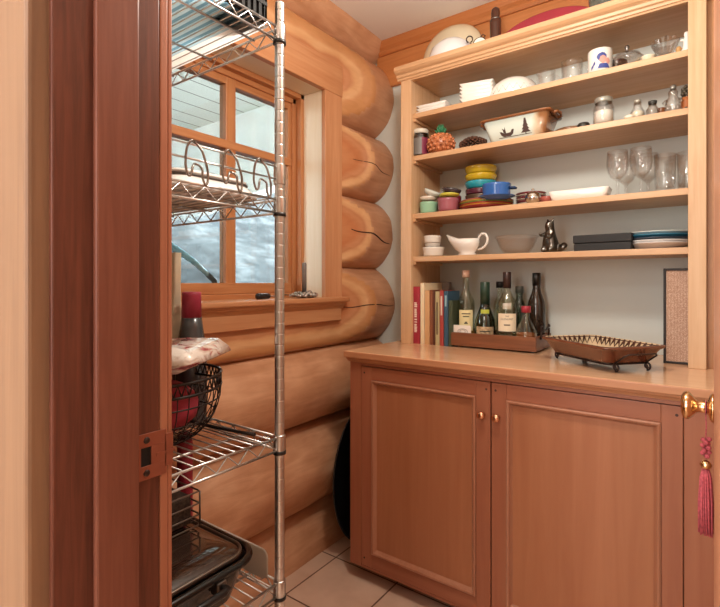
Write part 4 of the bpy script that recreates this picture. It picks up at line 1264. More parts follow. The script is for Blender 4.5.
mb.done('leaf_crown', plain('pineapple_green', '#2f7a52', 0.4), pa)
loc, d = at(473, 1.955, ZB)
hd = thing('pinecone', 'brown scaly pinecone lying between the pineapple and the baking dish', 'pinecone', loc)
mb = MB()
for i in range(13):
    t = i / 12
    rr = 0.026 * math.sin(PI * (0.12 + 0.84 * t)) + 0.003
    for k in range(10):
        a = 2 * PI * (k + 0.5 * (i % 2)) / 10
        x = -0.055 + 0.11 * t
        c = Vector((x, rr * math.cos(a), rr * math.sin(a) + 0.031))
        mb.tube([(x - 0.006, rr * 0.3 * math.cos(a), rr * 0.3 * math.sin(a) + 0.031), tuple(c), (x + 0.006, rr * 1.08 * math.cos(a), rr * 1.08 * math.sin(a) + 0.031)], [0.003, 0.0048, 0.0015], 5)
mb.done('scales', plain('pinecone_brown', '#5a3a2b', 0.7, var=0.4, vscale=90), hd)
# baking dish with a moose and pine motif, tipped on edge against the wall
loc, d = at(521, 1.975, ZB)
bd = thing('baking_dish', 'pale rectangular baking dish with a brown rim and a canoe and pine tree picture', 'baking dish', (loc[0], 1.968, ZB), -0.02)
mb = MB()
DISH_OUT = plain('dish_pale_teal', '#cfd6cc', 0.22, coat=0.4, var=0.06)
def dish_mat():
    m, t, b = new_mat('dish_glaze_run')
    tc = t.nodes.new('ShaderNodeTexCoord'); sp = t.nodes.new('ShaderNodeSeparateXYZ'); n = t.nodes.new('ShaderNodeTexNoise')
    n.inputs['Scale'].default_value = 18; n.inputs['Detail'].default_value = 3
    ad = t.nodes.new('ShaderNodeMath'); ad.operation = 'MULTIPLY_ADD'; ad.inputs[1].default_value = 0.05
    r = t.nodes.new('ShaderNodeValToRGB'); e = r.color_ramp.elements
    e[0].position = 0.095; e[0].color = lin('#ccd6ce'); e[1].position = 0.135; e[1].color = lin('#9a6a46')
    k = e.new(0.112); k.color = lin('#cdbb9f')
    t.links.new(tc.outputs['Object'], sp.inputs[0]); t.links.new(tc.outputs['Object'], n.inputs['Vector'])
    t.links.new(n.outputs['Fac'], ad.inputs[0]); t.links.new(sp.outputs['X'], ad.inputs[2]); t.links.new(ad.outputs[0], r.inputs['Fac'])
    t.links.new(r.outputs['Color'], b.inputs['Base Color']); b.inputs['Roughness'].default_value = 0.22; b.inputs['Coat Weight'].default_value = 0.4
    return m
DISH_OUT = dish_mat()
DISH_BR = plain('dish_brown_glaze', '#8d5a35', 0.25, coat=0.4, var=0.25)
mb.mat(DISH_OUT)
rings = []
for g, zz in ((-0.030, 0.0), (-0.026, 0.003), (0.0, 0.088), (-0.008, 0.088), (-0.034, 0.010)):
    rings.append([(u, v, zz) for u, v in rrect(0.132 + g, 0.080 + g, 0.022, 5)])
mb.loft(rings)
mb.done('body', None, bd)
mb = MB().loft([[(u, v, zz) for u, v in rrect(0.132 + g, 0.080 + g, 0.022, 5)] for g, zz in ((0.0, 0.087), (0.010, 0.089), (0.012, 0.094), (0.004, 0.097), (-0.009, 0.094), (-0.010, 0.088))], (False, False))
mb.done('rim', DISH_BR, bd)
for sx in (-1, 1):
    mb = MB().tube([(sx * 0.139, -0.040, 0.088), (sx * 0.152, -0.034, 0.091), (sx * 0.156, 0.0, 0.092), (sx * 0.152, 0.034, 0.091), (sx * 0.139, 0.040, 0.088)], 0.006, 8)
    mb.done('handle', DISH_BR, bd)
# motif laid on the sloping front side
def front_pt(u, z, lift=0.0012):
    y = -(0.080 - 0.026 * (1 - (z - 0.003) / 0.085)) - lift
    return (u, y, z)
mb = MB()
def motif(poly, lift=0.0012):
    vs = [mb.bm.verts.new(front_pt(u, z, lift)) for u, z in poly]
    bk = [mb.bm.verts.new(front_pt(u, z, -0.0004)) for u, z in poly]
    fs = [mb.bm.faces.new(vs)]
    for i in range(len(vs)):
        fs.append(mb.bm.faces.new([bk[i], bk[(i + 1) % len(vs)], vs[(i + 1) % len(vs)], vs[i]]))
    mb._fin(fs, False)
motif([(-0.062, 0.040), (-0.055, 0.026), (-0.045, 0.020), (-0.018, 0.020), (-0.008, 0.028), (-0.004, 0.044), (-0.012, 0.044), (-0.018, 0.034), (-0.044, 0.032), (-0.054, 0.040)])
motif([(-0.046, 0.033), (-0.048, 0.045), (-0.052, 0.052), (-0.047, 0.050), (-0.043, 0.045), (-0.040, 0.056), (-0.038, 0.045), (-0.036, 0.033)])
for k in range(4):
    zz = 0.024 + k * 0.0115; w = 0.019 - k * 0.0042
    motif([(0.042 - w, zz), (0.042 + w, zz), (0.042 + 0.003, zz + 0.017), (0.042 - 0.003, zz + 0.017)], 0.0013 + 0.0003 * k)
motif([(0.040, 0.016), (0.044, 0.016), (0.044, 0.028), (0.040, 0.028)])
motif([(-0.066, 0.0165), (0.064, 0.0165), (0.064, 0.0185), (-0.066, 0.0185)])
mb.done('canoe_and_tree_motif', plain('motif_brown', '#4a3733', 0.4), bd)
loc, d = at(563, 2.05, ZB)
mb = MB().lathe(bowl_prof(0.035, 0.066, 0.038), (0, 0, 0), 32)
single('brown_bowl', mb, plain('bowl_brown', '#8a6446', 0.3, var=0.2), (loc[0] + 0.03, loc[1], ZB), 'low brown bowl set back beside the baking dish', 'bowl')
loc, d = at(583.5, 1.955, ZB)
mb = MB().lathe([(0, 0), (0.020, 0), (0.022, 0.004), (0.022, 0.026), (0.018, 0.032), (0, 0.034)], seg=24)
single('round_tin', mb, plain('tin_dark', '#3b3a34', 0.35, 0.4), loc, 'little dark round tin just before the mason jar', 'tin')
loc, d = at(603.5, 1.925, ZB)
mj = thing('mason_jar', 'clear glass mason jar half full of white powder', 'jar', loc)
MB().lathe([(0, 0), (0.030, 0), (0.035, 0.006), (0.035, 0.062), (0.028, 0.078), (0.0275, 0.092), (0.0255, 0.092), (0.026, 0.077), (0.0325, 0.061), (0.0325, 0.007), (0, 0.005)]).done('body', GLASS, mj)
MB().lathe([(0.0285, 0.082), (0.030, 0.084), (0.030, 0.097), (0.0275, 0.100), (0, 0.100), (0, 0.097), (0.0275, 0.096), (0.0285, 0.088)]).done('lid', plain('lid_grey_glass', '#a8a69c', 0.3, 0.4), mj)
mb = MB().lathe([(0, 0.0002), (0.0316, 0.0015), (0.0319, 0.044), (0.024, 0.048), (0.010, 0.046), (0, 0.047)], seg=28)
single('powder', mb, plain('powder_white', '#efe9dc', 0.9), (loc[0], loc[1], ZB + 0.0055), 'white powder filling the lower half of the mason jar', 'powder')
loc, d = at(637.5, 1.92, ZB)
sb = thing('small_bottle', 'small stoppered glass bottle holding something cream coloured', 'bottle', loc)
MB().lathe([(0, 0), (0.021, 0), (0.0235, 0.004), (0.023, 0.026), (0.013, 0.044), (0.0115, 0.060), (0.0098, 0.060), (0.011, 0.043), (0.021, 0.025), (0.021, 0.005), (0, 0.004)]).done('body', GLASS, sb)
MB().lathe([(0, 0.054), (0.009, 0.055), (0.0108, 0.062), (0.011, 0.068), (0.0, 0.071)]).done('stopper', plain('stopper_grey', '#b0aa9e', 0.3, 0.4), sb)
MB().lathe([(0, 0.0048), (0.0203, 0.0058), (0.0203, 0.022), (0.012, 0.030), (0, 0.033)]).done('filling', CREAM, sb)
loc, d = at(629, 1.898, ZB)
mb = MB().ball((0, 0, 0.008), 0.013, 1.2, 0.9, 0.62, 16)
single('shell', mb, plain('shell_pale', '#e9dfcb', 0.4), loc, 'small pale shell lying at the foot of the stoppered bottle', 'shell')
loc, d = at(652.5, 1.92, ZB)
jg = thing('glass_jug', 'little grey glass jug with a dark stopper', 'jug', loc, 2.5)
MB().lathe([(0, 0), (0.016, 0), (0.0195, 0.004), (0.0195, 0.026), (0.013, 0.036), (0.012, 0.046), (0.0105, 0.046), (0.0115, 0.036), (0.0175, 0.025), (0.0175, 0.005), (0, 0.004)]).done('body', SMOKE, jg)
MB().lathe([(0, 0.040), (0.010, 0.041), (0.0135, 0.047), (0.0135, 0.054), (0, 0.057)]).done('stopper', plain('stopper_dark', '#43423f', 0.3, 0.4), jg)
mb = MB(); handle_loop(mb, 0.0178, 0.006, 0.030, 0.013, 0.0026); mb.done('handle', SMOKE, jg)
loc, d = at(661.5, 1.945, ZB)
mb = MB().lathe(cup_prof(0.012, 0.013, 0.032, 0.002), seg=20)
single('amber_glass', mb, plain('amber_brown', '#7c4a2c', 0.25), loc, 'tiny amber brown glass between the grey jug and the moulded figure bottle', 'glass')
loc, d = at(673, 1.915, ZB)
bb = thing('figural_bottle', 'clear glass bottle moulded as a seated figure with a round head', 'bottle', loc, face(673))
FIG = glassware('figure_glass', '#f3f1ef', 0.14, 0.7)
mb = MB().lathe([(0, 0), (0.019, 0), (0.023, 0.008), (0.0245, 0.026), (0.020, 0.044), (0.0125, 0.054), (0.0145, 0.062), (0.0145, 0.070), (0.009, 0.078), (0, 0.079)], seg=24)
for sx in (-1, 1):
    mb.ball((sx * 0.013, -0.016, 0.012), 0.010, seg=10)
    mb.tube([(sx * 0.018, -0.004, 0.042), (sx * 0.026, -0.010, 0.034), (sx * 0.020, -0.020, 0.026)], [0.006, 0.0055, 0.004], 8)
mb.done('body', FIG, bb)
MB().lathe([(0, 0.078), (0.0085, 0.078), (0.0095, 0.082), (0.0085, 0.092), (0, 0.094)]).done('cap', plain('cap_grey', '#8f8d86', 0.3, 0.5), bb)
loc, d = at(687, 1.93, ZB)
fg = thing('carved_figure', 'small dark carved figure with an orange body at the shelf end', 'figurine', (loc[0] - 0.002, loc[1], ZB))
MB().lathe([(0, 0), (0.016, 0), (0.017, 0.008), (0.013, 0.016), (0.0155, 0.030), (0.014, 0.048), (0, 0.050)], seg=18).done('body', plain('figure_orange', '#b86a35', 0.5, var=0.3), fg)
mb = MB()
for k in range(16):
    a = k * 2.4; mb.ball((0.010 * math.cos(a), 0.010 * math.sin(a), 0.054 + 0.0018 * k), 0.0065, seg=8)
mb.done('head', plain('figure_dark', '#4a4436', 0.5, var=0.6, vscale=90), fg)
mb = MB()
for k in range(8):
    a = 2 * PI * k / 8; mb.ball((0.0165 * math.cos(a), 0.0165 * math.sin(a), 0.008), 0.006, seg=8)
mb.done('base', plain('figure_dark', '#4a4436'), fg)

# ---- third shelf (C)
def simple_bowl(name, px, Y, z, rb, rt, h, mat_, label, cat='bowl', group=None, dx=0, tilt=None):
    loc, d = at(px, Y, z)
    mb = MB().lathe(bowl_prof(rb, rt, h), (0, 0, 0), 36)
    if tilt is not None:
        bmesh.ops.transform(mb.bm, matrix=Matrix.Rotation(tilt, 4, 'Y'), verts=mb.bm.verts)
        zmin = min(v.co.z for v in mb.bm.verts); bmesh.ops.translate(mb.bm, verts=mb.bm.verts, vec=(0, 0, -zmin))
    return single(name, mb, mat_, (loc[0] + dx, loc[1], loc[2]), label, cat, group)
def ramekin(name, px, Y, z, r, h, mat_, label, cat='ramekin', group=None):
    loc, d = at(px, Y, z)
    mb = MB().lathe(cup_prof(r * 0.90, r, h, 0.004), (0, 0, 0), 36)
    return single(name, mb, mat_, loc, label, cat, group)
GB = 'coloured bowls at the shelf end'
ramekin('bowl', 428.5, 1.935, ZC, 0.041, 0.052, plain('glaze_mint', '#8fbd9d', 0.2, coat=0.4), 'mint green bowl under the pale tilted bowl', 'bowl', GB)
ramekin('bowl', 448, 1.930, ZC, 0.047, 0.058, plain('glaze_mauve', '#9a5560', 0.2, coat=0.4), 'dusky mauve bowl under the yellow bowl', 'bowl', GB)
bpy.data.objects['bowl.001'].location.x += 0.007
simple_bowl('bowl', 428.5, 1.935, ZC + 0.0535, 0.020, 0.040, 0.022, plain('glaze_pale', '#d9cfc0', 0.2, coat=0.4), 'thin pale bowl stacked in the mint green bowl', 'bowl', GB)
simple_bowl('bowl', 431, 1.935, ZC + 0.070, 0.020, 0.040, 0.026, plain('glaze_grey_white', '#cfd3cc', 0.2, coat=0.4), 'greyish white bowl tipped over at the top of the mint pile', 'bowl', GB, tilt=0.42)
simple_bowl('bowl', 448, 1.930, ZC + 0.0598, 0.022, 0.044, 0.018, plain('glaze_lemon', '#c9c24e', 0.2, coat=0.4), 'lemon yellow bowl stacked on the mauve bowl', 'bowl', GB, dx=0.007)
simple_bowl('bowl', 449, 1.930, ZC + 0.070, 0.022, 0.043, 0.026, plain('glaze_charcoal', '#3b3337', 0.25, coat=0.4), 'charcoal bowl tipped over on the lemon yellow bowl', 'bowl', GB, dx=0.007, tilt=0.20)
simple_bowl('bowl', 449, 2.075, ZC, 0.045, 0.058, 0.094, plain('glaze_wine', '#8a2c3c', 0.25, coat=0.4), 'wine red bowl behind the charcoal bowl', 'bowl', GB)
# stack of coloured plates
def plates(px, Y, z0, r, cols, labels, group, step=0.0062):
    loc, d = at(px, Y, z0)
    for k, (c, lab) in enumerate(zip(cols, labels)):
        mb = MB().lathe(plate_prof(r, 0.015, 0.004), (0, 0, 0), 48)
        single('plate', mb, plain('glaze_plate_' + c[0], c[1], 0.22, coat=0.4), (loc[0], loc[1], z0 + step * k), lab, 'plate', group)
    return loc, z0 + step * (len(cols) - 1) + 0.0045
pc = [('red', '#a63a3c'), ('mustard', '#d8a23e'), ('red2', '#b3473f'), ('leaf', '#7f9a4e'), ('gold', '#dcb054'), ('rose', '#b86a64')]
pl = ['%s plate, %s in the stack under the yellow bowls' % t for t in (('red', 'lowest'), ('mustard yellow', 'second lowest'), ('brick red', 'third lowest'), ('leaf green', 'fourth lowest'), ('golden yellow', 'second highest'), ('rose pink', 'highest'))]
loc, zt = plates(486, 2.005, ZC, 0.115, pc, pl, 'plates in the coloured stack', 0.0056)
# bowls on these plates
zz = zt
for c, h, lab in (('#7b2533', 0.024, 'deep wine red bowl directly on the coloured plates'), ('#5b4a3a', 0.024, 'dark brown bowl second up on the coloured plates'), ('#5c2a38', 0.024, 'dark plum bowl under the turquoise bowl')):
    mb = MB().lathe(cup_prof(0.066, 0.069, h, 0.004), (0, 0, 0), 40)
    single('shallow_bowl', mb, plain('glaze_' + c, c, 0.25, coat=0.4), (atY(481, 2.07)[0], 2.068, zz), lab, 'bowl', 'bowls stacked on the coloured plates')
    zz += h + 0.0014
for c, h, lab in (('#2f9fae', 0.034, 'turquoise bowl under the two yellow bowls'), ('#d8b62c', 0.030, 'yellow bowl, the lower of two'), ('#d9bc30', 0.034, 'yellow bowl topping the tallest pile')):
    mb = MB().lathe(cup_prof(0.060, 0.070, h, 0.004, bulge=0.003), (0, 0, 0), 40)
    single('stacking_bowl', mb, plain('glaze_' + c, c, 0.18, coat=0.5), (atY(481, 2.07)[0], 2.068, zz), lab, 'bowl', 'bowls stacked on the coloured plates')
    zz += h + 0.0014
# second stack of plates, further along
pc2 = [('maroon', '#7d2b38'), ('ivory', '#cbbfae'), ('maroon2', '#86323c'), ('ivory2', '#c9bba8'), ('maroon3', '#7d2b38'), ('ivory3', '#c7bcab'), ('maroon4', '#8a3a40')]
names = ('lowest', 'second lowest', 'third lowest', 'middle', 'third highest', 'second highest', 'highest')
plates(531, 2.070, ZC, 0.062, pc2, ['%s plate, %s in the stack behind the blue pot' % ('maroon' if k % 2 == 0 else 'ivory', n_) for k, n_ in enumerate(names)], 'plates behind the blue pot', 0.0088)
PALEG = glassware('glass_pale', '#f7f8f0', 0.04, 0.5)
BLUE = plain('glaze_blue', '#2f62a8', 0.18, coat=0.5)
PBX, PBY = atY(496.5, 1.932)[0], 1.932
single('saucer', MB().lathe(plate_prof(0.075, 0.014, 0.004), (0, 0, 0), 44), BLUE, (PBX, PBY, zt), 'blue saucer on the coloured plates under the blue pot', 'saucer')
pot = thing('blue_pot', 'glossy blue round pot with a small handle on the blue saucer', 'pot', (PBX, PBY, zt + 0.0045))
MB().lathe(cup_prof(0.054, 0.0585, 0.059, 0.004), (0, 0, 0), 40).done('body', BLUE, pot)
mb = MB().tube([(0.056, -0.012, 0.040), (0.078, -0.010, 0.038), (0.080, 0, 0.036), (0.078, 0.010, 0.038), (0.056, 0.012, 0.040)], 0.005, 8)
mb.done('handle', plain('glaze_navy', '#243a5e', 0.2), pot)
loc, d = at(533, 1.925, ZC)
sg = thing('sugar_bowl', 'small silver lidded sugar bowl beside the blue pot', 'sugar bowl', loc)
SILV = plain('silver', '#d8d3cc', 0.14, 1.0, var=0.04)
MB().lathe([(0, 0), (0.016, 0), (0.018, 0.003), (0.027, 0.012), (0.031, 0.024), (0.029, 0.032), (0, 0.032)], seg=32).done('body', SILV, sg)
MB().lathe([(0.029, 0.032), (0.026, 0.040), (0.015, 0.048), (0.004, 0.051), (0.004, 0.054), (0.006, 0.058), (0.003, 0.062), (0, 0.0625)], seg=32).done('lid', SILV, sg)
mb = MB()
for k in range(14): pass
loc, d = at(547.5, 1.96, ZC)
simple_bowl('dip_bowl', 547.5, 1.965, ZC, 0.022, 0.036, 0.026, plain('glaze_brick', '#a8574c', 0.25, coat=0.3), 'small brick pink dip bowl between the sugar bowl and the long white dish')
loc, d = at(580, 1.945, ZC)
mb = MB().loft([[(u, v, zz) for u, v in rrect(0.104 + g, 0.052 + g, 0.016, 4)] for g, zz in ((-0.014, 0), (-0.010, 0.003), (0.0, 0.036), (-0.005, 0.037), (-0.016, 0.007))])
single('long_dish', mb, plain('dish_blush_white', '#f0e6de', 0.2, coat=0.3, var=0.02), loc, 'long shallow white dish on the shelf beside the wine glasses', 'dish', rotz=0.02)
WG = 'stemmed wine glasses'
wg0 = None
for px, Y, lab in ((617.5, 1.925, 'stemmed wine glass in front, nearer the long white dish'), (641, 1.925, 'stemmed wine glass in front, nearer the tumblers'),
                   (626, 2.035, 'stemmed wine glass set back, nearer the long white dish'), (648, 2.035, 'stemmed wine glass set back, nearer the tumblers')):
    loc, d = at(px, Y, ZC)
    if wg0 is None:
        wg0 = thing('wine_glass', lab, 'wine glass', loc, 0, WG)
        MB().lathe([(0.0055, 0.055), (0.012, 0.060), (0.024, 0.070), (0.0325, 0.088), (0.036, 0.108), (0.0355, 0.130), (0.033, 0.160), (0.0315, 0.1605), (0.0335, 0.130), (0.034, 0.108), (0.0305, 0.090), (0.022, 0.073), (0.010, 0.064), (0, 0.062)]).done('bowl', GLASS, wg0)
        MB().lathe([(0.0055, 0.0555), (0.0042, 0.045), (0.0065, 0.036), (0.0042, 0.028), (0.0048, 0.012), (0.010, 0.0055)], seg=16).done('stem', GLASS, wg0)
        MB().lathe([(0, 0), (0.031, 0), (0.032, 0.0015), (0.022, 0.004), (0.010, 0.006), (0, 0.006)]).done('foot', GLASS, wg0)
    else:
        dup(wg0, loc, 0, lab, WG)
tb0 = None
for px, Y, lab in ((665, 1.925, 'straight glass tumbler next to the wine glasses'), (688.5, 1.93, 'straight glass tumbler half hidden by the upright'), (675, 2.035, 'straight glass tumbler set back behind the other two')):
    loc, d = at(px, Y, ZC)
    if tb0 is None:
        tb0 = tag(MB().lathe([(0, 0), (0.026, 0), (0.029, 0.003), (0.0305, 0.03), (0.0335, 0.125), (0.032, 0.1255), (0.0288, 0.03), (0.026, 0.014), (0, 0.012)]).done('tumbler', GLASS, None, loc), lab, 'tumbler', 'straight tumblers')
    else:
        o = tb0.copy(); COL.objects.link(o); o.location = loc; o['label'] = lab

# ---- lowest shelf (D)
RM = 'white ramekins stacked at the shelf end'
loc, d = at(432.5, 1.945, ZD)
ramekin('ramekin', 433.5, 1.945, ZD, 0.049, 0.042, plain('white_ramekin', '#dcd5cc', 0.25, coat=0.3, var=0.02), 'wide white ramekin at the bottom of the ramekin pile', 'ramekin', RM)
ramekin('ramekin', 432.5, 1.945, ZD + 0.0432, 0.036, 0.015, _M['white_ramekin'], 'low white ramekin in the middle of the ramekin pile', 'ramekin', RM)
ramekin('ramekin', 432.5, 1.945, ZD + 0.0594, 0.040, 0.034, _M['white_ramekin'], 'white ramekin uppermost in the ramekin pile', 'ramekin', RM)
loc, d = at(467, 1.935, ZD)
gb = thing('gravy_boat', 'white ceramic gravy boat with a long spout and looped handle', 'gravy boat', loc)
GS = 1.22
mb = MB(); rings = []
for zz, hx0, hx1, hy in ((0, 0.030, 0.030, 0.020), (0.004, 0.034, 0.034, 0.023), (0.010, 0.027, 0.028, 0.018), (0.022, 0.045, 0.038, 0.030), (0.040, 0.058, 0.044, 0.036), (0.058, 0.066, 0.045, 0.036)):
    ring = []
    for k in range(32):
        a = 2 * PI * k / 32
        c, s_ = math.cos(a), math.sin(a)
        x = (hx1 if c > 0 else hx0) * c; y = hy * s_ * (1 - 0.35 * max(0, -c) ** 2)
        lift = 0.020 * max(0, -c) ** 3 * (zz / 0.058) ** 2
        x -= 0.014 * max(0, -c) ** 6 * (zz / 0.058) ** 2
        ring.append((x, y, zz + lift))
    rings.append([(p[0] * GS, p[1] * GS, p[2] * GS) for p in ring])
inner = [[(p[0] * 0.93, p[1] * 0.90, p[2] - 0.0005) for p in rings[-1]], [(p[0] * 0.88, p[1] * 0.86, p[2] + 0.004) for p in rings[-3]], [(p[0] * 0.6, p[1] * 0.6, 0.016) for p in rings[2]]]
mb.loft(rings + inner)
mb.done('body', plain('gravy_white', '#e9e4dd', 0.15, coat=0.4, var=0.02), gb)
mb = MB().tube([(0.040, 0, 0.050), (0.046, 0, 0.066), (0.056, 0, 0.074), (0.068, 0, 0.072), (0.075, 0, 0.060), (0.074, 0, 0.044), (0.066, 0, 0.030), (0.054, 0, 0.022), (0.040, 0, 0.020)], [0.0035, 0.0042, 0.0045, 0.0045, 0.0045, 0.0045, 0.0042, 0.004, 0.0035], 10)
bmesh.ops.scale(mb.bm, verts=mb.bm.verts, vec=(GS, GS, GS))
mb.done('handle', _M['gravy_white'], gb)
loc, d = at(516.5, 1.965, ZD)
single('glass_bowl', MB().lathe([(0, 0), (0.040, 0), (0.050, 0.006), (0.068, 0.030), (0.082, 0.066), (0.088, 0.069), (0.086, 0.073), (0.079, 0.069), (0.065, 0.032), (0.047, 0.010), (0, 0.006)], seg=44), GLASS, loc, 'clear glass bowl with a flat rim beside the gravy boat', 'bowl')
# pewter animal sitting up, long tail behind
loc, d = at(551, 1.925, ZD)
PW = plain('animal_pewter', '#6e6963', 0.28, 1.0, var=0.35, vscale=70)
an = thing('animal_figurine', 'dark pewter figurine of an upright begging animal with pricked ears', 'figurine', loc, face(551) - 0.75)
me = bpy.data.meshes.new('body'); 
sk = [((0, 0, 0.026), 0.026), ((0, -0.002, 0.050), 0.025), ((0, -0.003, 0.074), 0.018), ((0, -0.004, 0.090), 0.013), ((0, -0.008, 0.106), 0.0175), ((-0.002, -0.024, 0.103), 0.009),
      ((-0.018, -0.010, 0.072), 0.008), ((-0.023, -0.030, 0.066), 0.0065), ((-0.016, -0.040, 0.076), 0.006), ((0.018, -0.010, 0.070), 0.008), ((0.022, -0.028, 0.058), 0.0065), ((0.014, -0.040, 0.060), 0.006),
      ((-0.018, -0.014, 0.014), 0.014), ((-0.018, -0.034, 0.007), 0.0075), ((0.018, -0.014, 0.014), 0.014), ((0.018, -0.034, 0.007), 0.0075),
      ((-0.011, -0.004, 0.120), 0.005), ((-0.014, -0.003, 0.130), 0.0022), ((0.011, -0.004, 0.120), 0.005), ((0.014, -0.003, 0.130), 0.0022),
      ((0.020, 0.016, 0.014), 0.012), ((0.040, 0.018, 0.020), 0.013), ((0.056, 0.010, 0.028), 0.013), ((0.064, -0.002, 0.018), 0.010), ((0.060, -0.012, 0.009), 0.007)]
ed = [(0, 1), (1, 2), (2, 3), (3, 4), (4, 5), (2, 6), (6, 7), (7, 8), (2, 9), (9, 10), (10, 11), (0, 12), (12, 13), (0, 14), (14, 15), (4, 16), (16, 17), (4, 18), (18, 19), (0, 20), (20, 21), (21, 22), (22, 23), (23, 24)]
me.from_pydata([p for p, r in sk], ed, [])
ob = bpy.data.objects.new('body', me); COL.objects.link(ob); ob.parent = an
md = ob.modifiers.new('skin', 'SKIN'); md.use_smooth_shade = True
for v, (p, r) in zip(me.skin_vertices[0].data, sk): v.radius = (r, r)
me.skin_vertices[0].data[0].use_root = True
ob.modifiers.new('sub', 'SUBSURF').render_levels = 2
ob.modifiers['sub'].levels = 2
me.materials.append(PW)
loc, d = at(605, 1.945, ZD)
bx = thing('black_box', 'flat black lidded box on the lowest shelf beside the figurine', 'box', (loc[0], loc[1], ZD), -0.05)
BXM = plain('box_black', '#0b0a0a', 0.6, var=0.12)
MB().box(-0.094, 0.094, -0.055, 0.055, 0, 0.027, 0.002).done('base', BXM, bx)
MB().box(-0.096, 0.096, -0.057, 0.057, 0.028, 0.058, 0.003).done('lid', BXM, bx)
# broad plates at the end of the lowest shelf
loc, d = at(676, 2.005, ZD)
X0 = -0.158
zz = ZD
for k, (c, h, r, lab) in enumerate((('#e8e4e2', 0.022, 0.112, 'white plate, lowest of the big plates by the upright'), ('#eceae8', 0.020, 0.114, 'white plate, second lowest of the big plates by the upright'),
                                    ('#33404f', 0.018, 0.116, 'dark slate blue plate among the big plates by the upright'), ('#3f87a5', 0.018, 0.116, 'teal blue plate among the big plates by the upright'), ('#cfd6d0', 0.018, 0.114, 'pale grey green plate, topmost of the big plates'))):
    single('big_plate', MB().lathe(plate_prof(r, h, 0.0045), (0, 0, 0), 56), plain('big_plate_' + c, c, 0.2, coat=0.4, var=0.05), (X0, 2.008, zz), lab, 'plate', 'big plates by the upright')
    zz += 0.0105

# ================================================================= ON THE WORKTOP
CT = 0.9142
# ---- books
def book(px0, px1, top, depth, cover, pages, label, Y=1.886, mark=None, lean=0.0):
    (xa, d) = atY(px0, Y); xb, _ = atY(px1, Y)
    h = zat(top, d) - CT
    w = xb - xa - 0.0008
    o = thing('book', label, 'book', (xa + w / 2, Y, CT), lean, 'books standing on the worktop')
    t = min(0.003, w * 0.2)
    mb = MB().prism([(-w / 2, depth), (-w / 2, 0.002), (-w / 2 + 0.003 if w > 0.012 else -w / 4, 0), (w / 2 - 0.003 if w > 0.012 else w / 4, 0), (w / 2, 0.002), (w / 2, depth), (w / 2 - t, depth), (w / 2 - t, 0.003), (-w / 2 + t, 0.003), (-w / 2 + t, depth)], 0, h, 'Z')
    mb.done('cover', plain('cover_' + cover, cover, 0.5), o)
    MB().box(-w / 2 + t + 0.0001, w / 2 - t - 0.0001, 0.0031, depth - 0.004, 0.004, h - 0.004).done('pages', plain('pages_' + pages, pages, 0.8), o)
    if mark:
        col, z0, z1, body = mark
        mb = MB()
        if body:
            z_ = h * z0
            while z_ < h * z1:
                g_ = random.uniform(0.004, 0.008)
                mb.box(-w * 0.20, w * 0.20 * random.uniform(0.5, 1), -0.0006, 0.0004, z_, z_ + g_)
                z_ += g_ + random.choice((0.0012, 0.0012, 0.0012, 0.006))
        else:
            mb.box(-w * 0.22, w * 0.22, -0.0006, 0.0004, h * z0, h * z1)
        mb.done('spine_print', plain('print_' + col, col, 0.5), o)
    return o
book(412.3, 419.6, 286.5, 0.15, '#a4303f', '#ddd2bd', 'red book with white spine lettering at the end of the row', mark=('#efe3d8', 0.2, 0.72, 'rows'))
bpy.context.view_layer.update()
book(420.2, 424.2, 283.0, 0.20, '#ead7b4', '#e6dcc8', 'tall slim cream book second in the row')
book(424.6, 429.4, 290.5, 0.12, '#d0a273', '#e6dcc8', 'tan book between the cream book and the brown books')
book(429.7, 432.6, 290.0, 0.12, '#8a5236', '#ddd2bd', 'reddish brown book after the tan one')
book(432.9, 434.8, 291.0, 0.12, '#5e3524', '#ddd2bd', 'thin dark brown book before the cream green one')
book(435.1, 439.3, 291.5, 0.12, '#b9ac83', '#e6dcc8', 'pale olive book with dark spine marks', mark=('#6d5f45', 0.2, 0.8, None))
book(439.6, 443.4, 290.5, 0.12, '#a8423c', '#ddd2bd', 'brick red book next to the blue one', mark=('#d9c7b8', 0.55, 0.9, None))
book(443.7, 448.0, 291.0, 0.12, '#34566d', '#ddd2bd', 'dark blue book with a pale spine patch', mark=('#8fb0b8', 0.72, 0.92, None))
book(448.3, 452.3, 300.5, 0.12, '#3f4a35', '#ddd2bd', 'short dark green book beside the blue one')
book(452.6, 455.4, 300.0, 0.12, '#c07a6a', '#ddd2bd', 'thin pinkish book partly behind the whisky bottle', Y=2.03) if False else None
xg, d = atY(432.5, 2.05)
o = tag(MB().box(-0.060, 0.060, 0, 0.03, 0, zat(282.0, d) - CT, 0.003).done('box_file', plain('binder_grey', '#8c817b', 0.6), None, (xg + 0.02, 2.06, CT)), 'broad grey box file standing behind the row of books', 'box file')

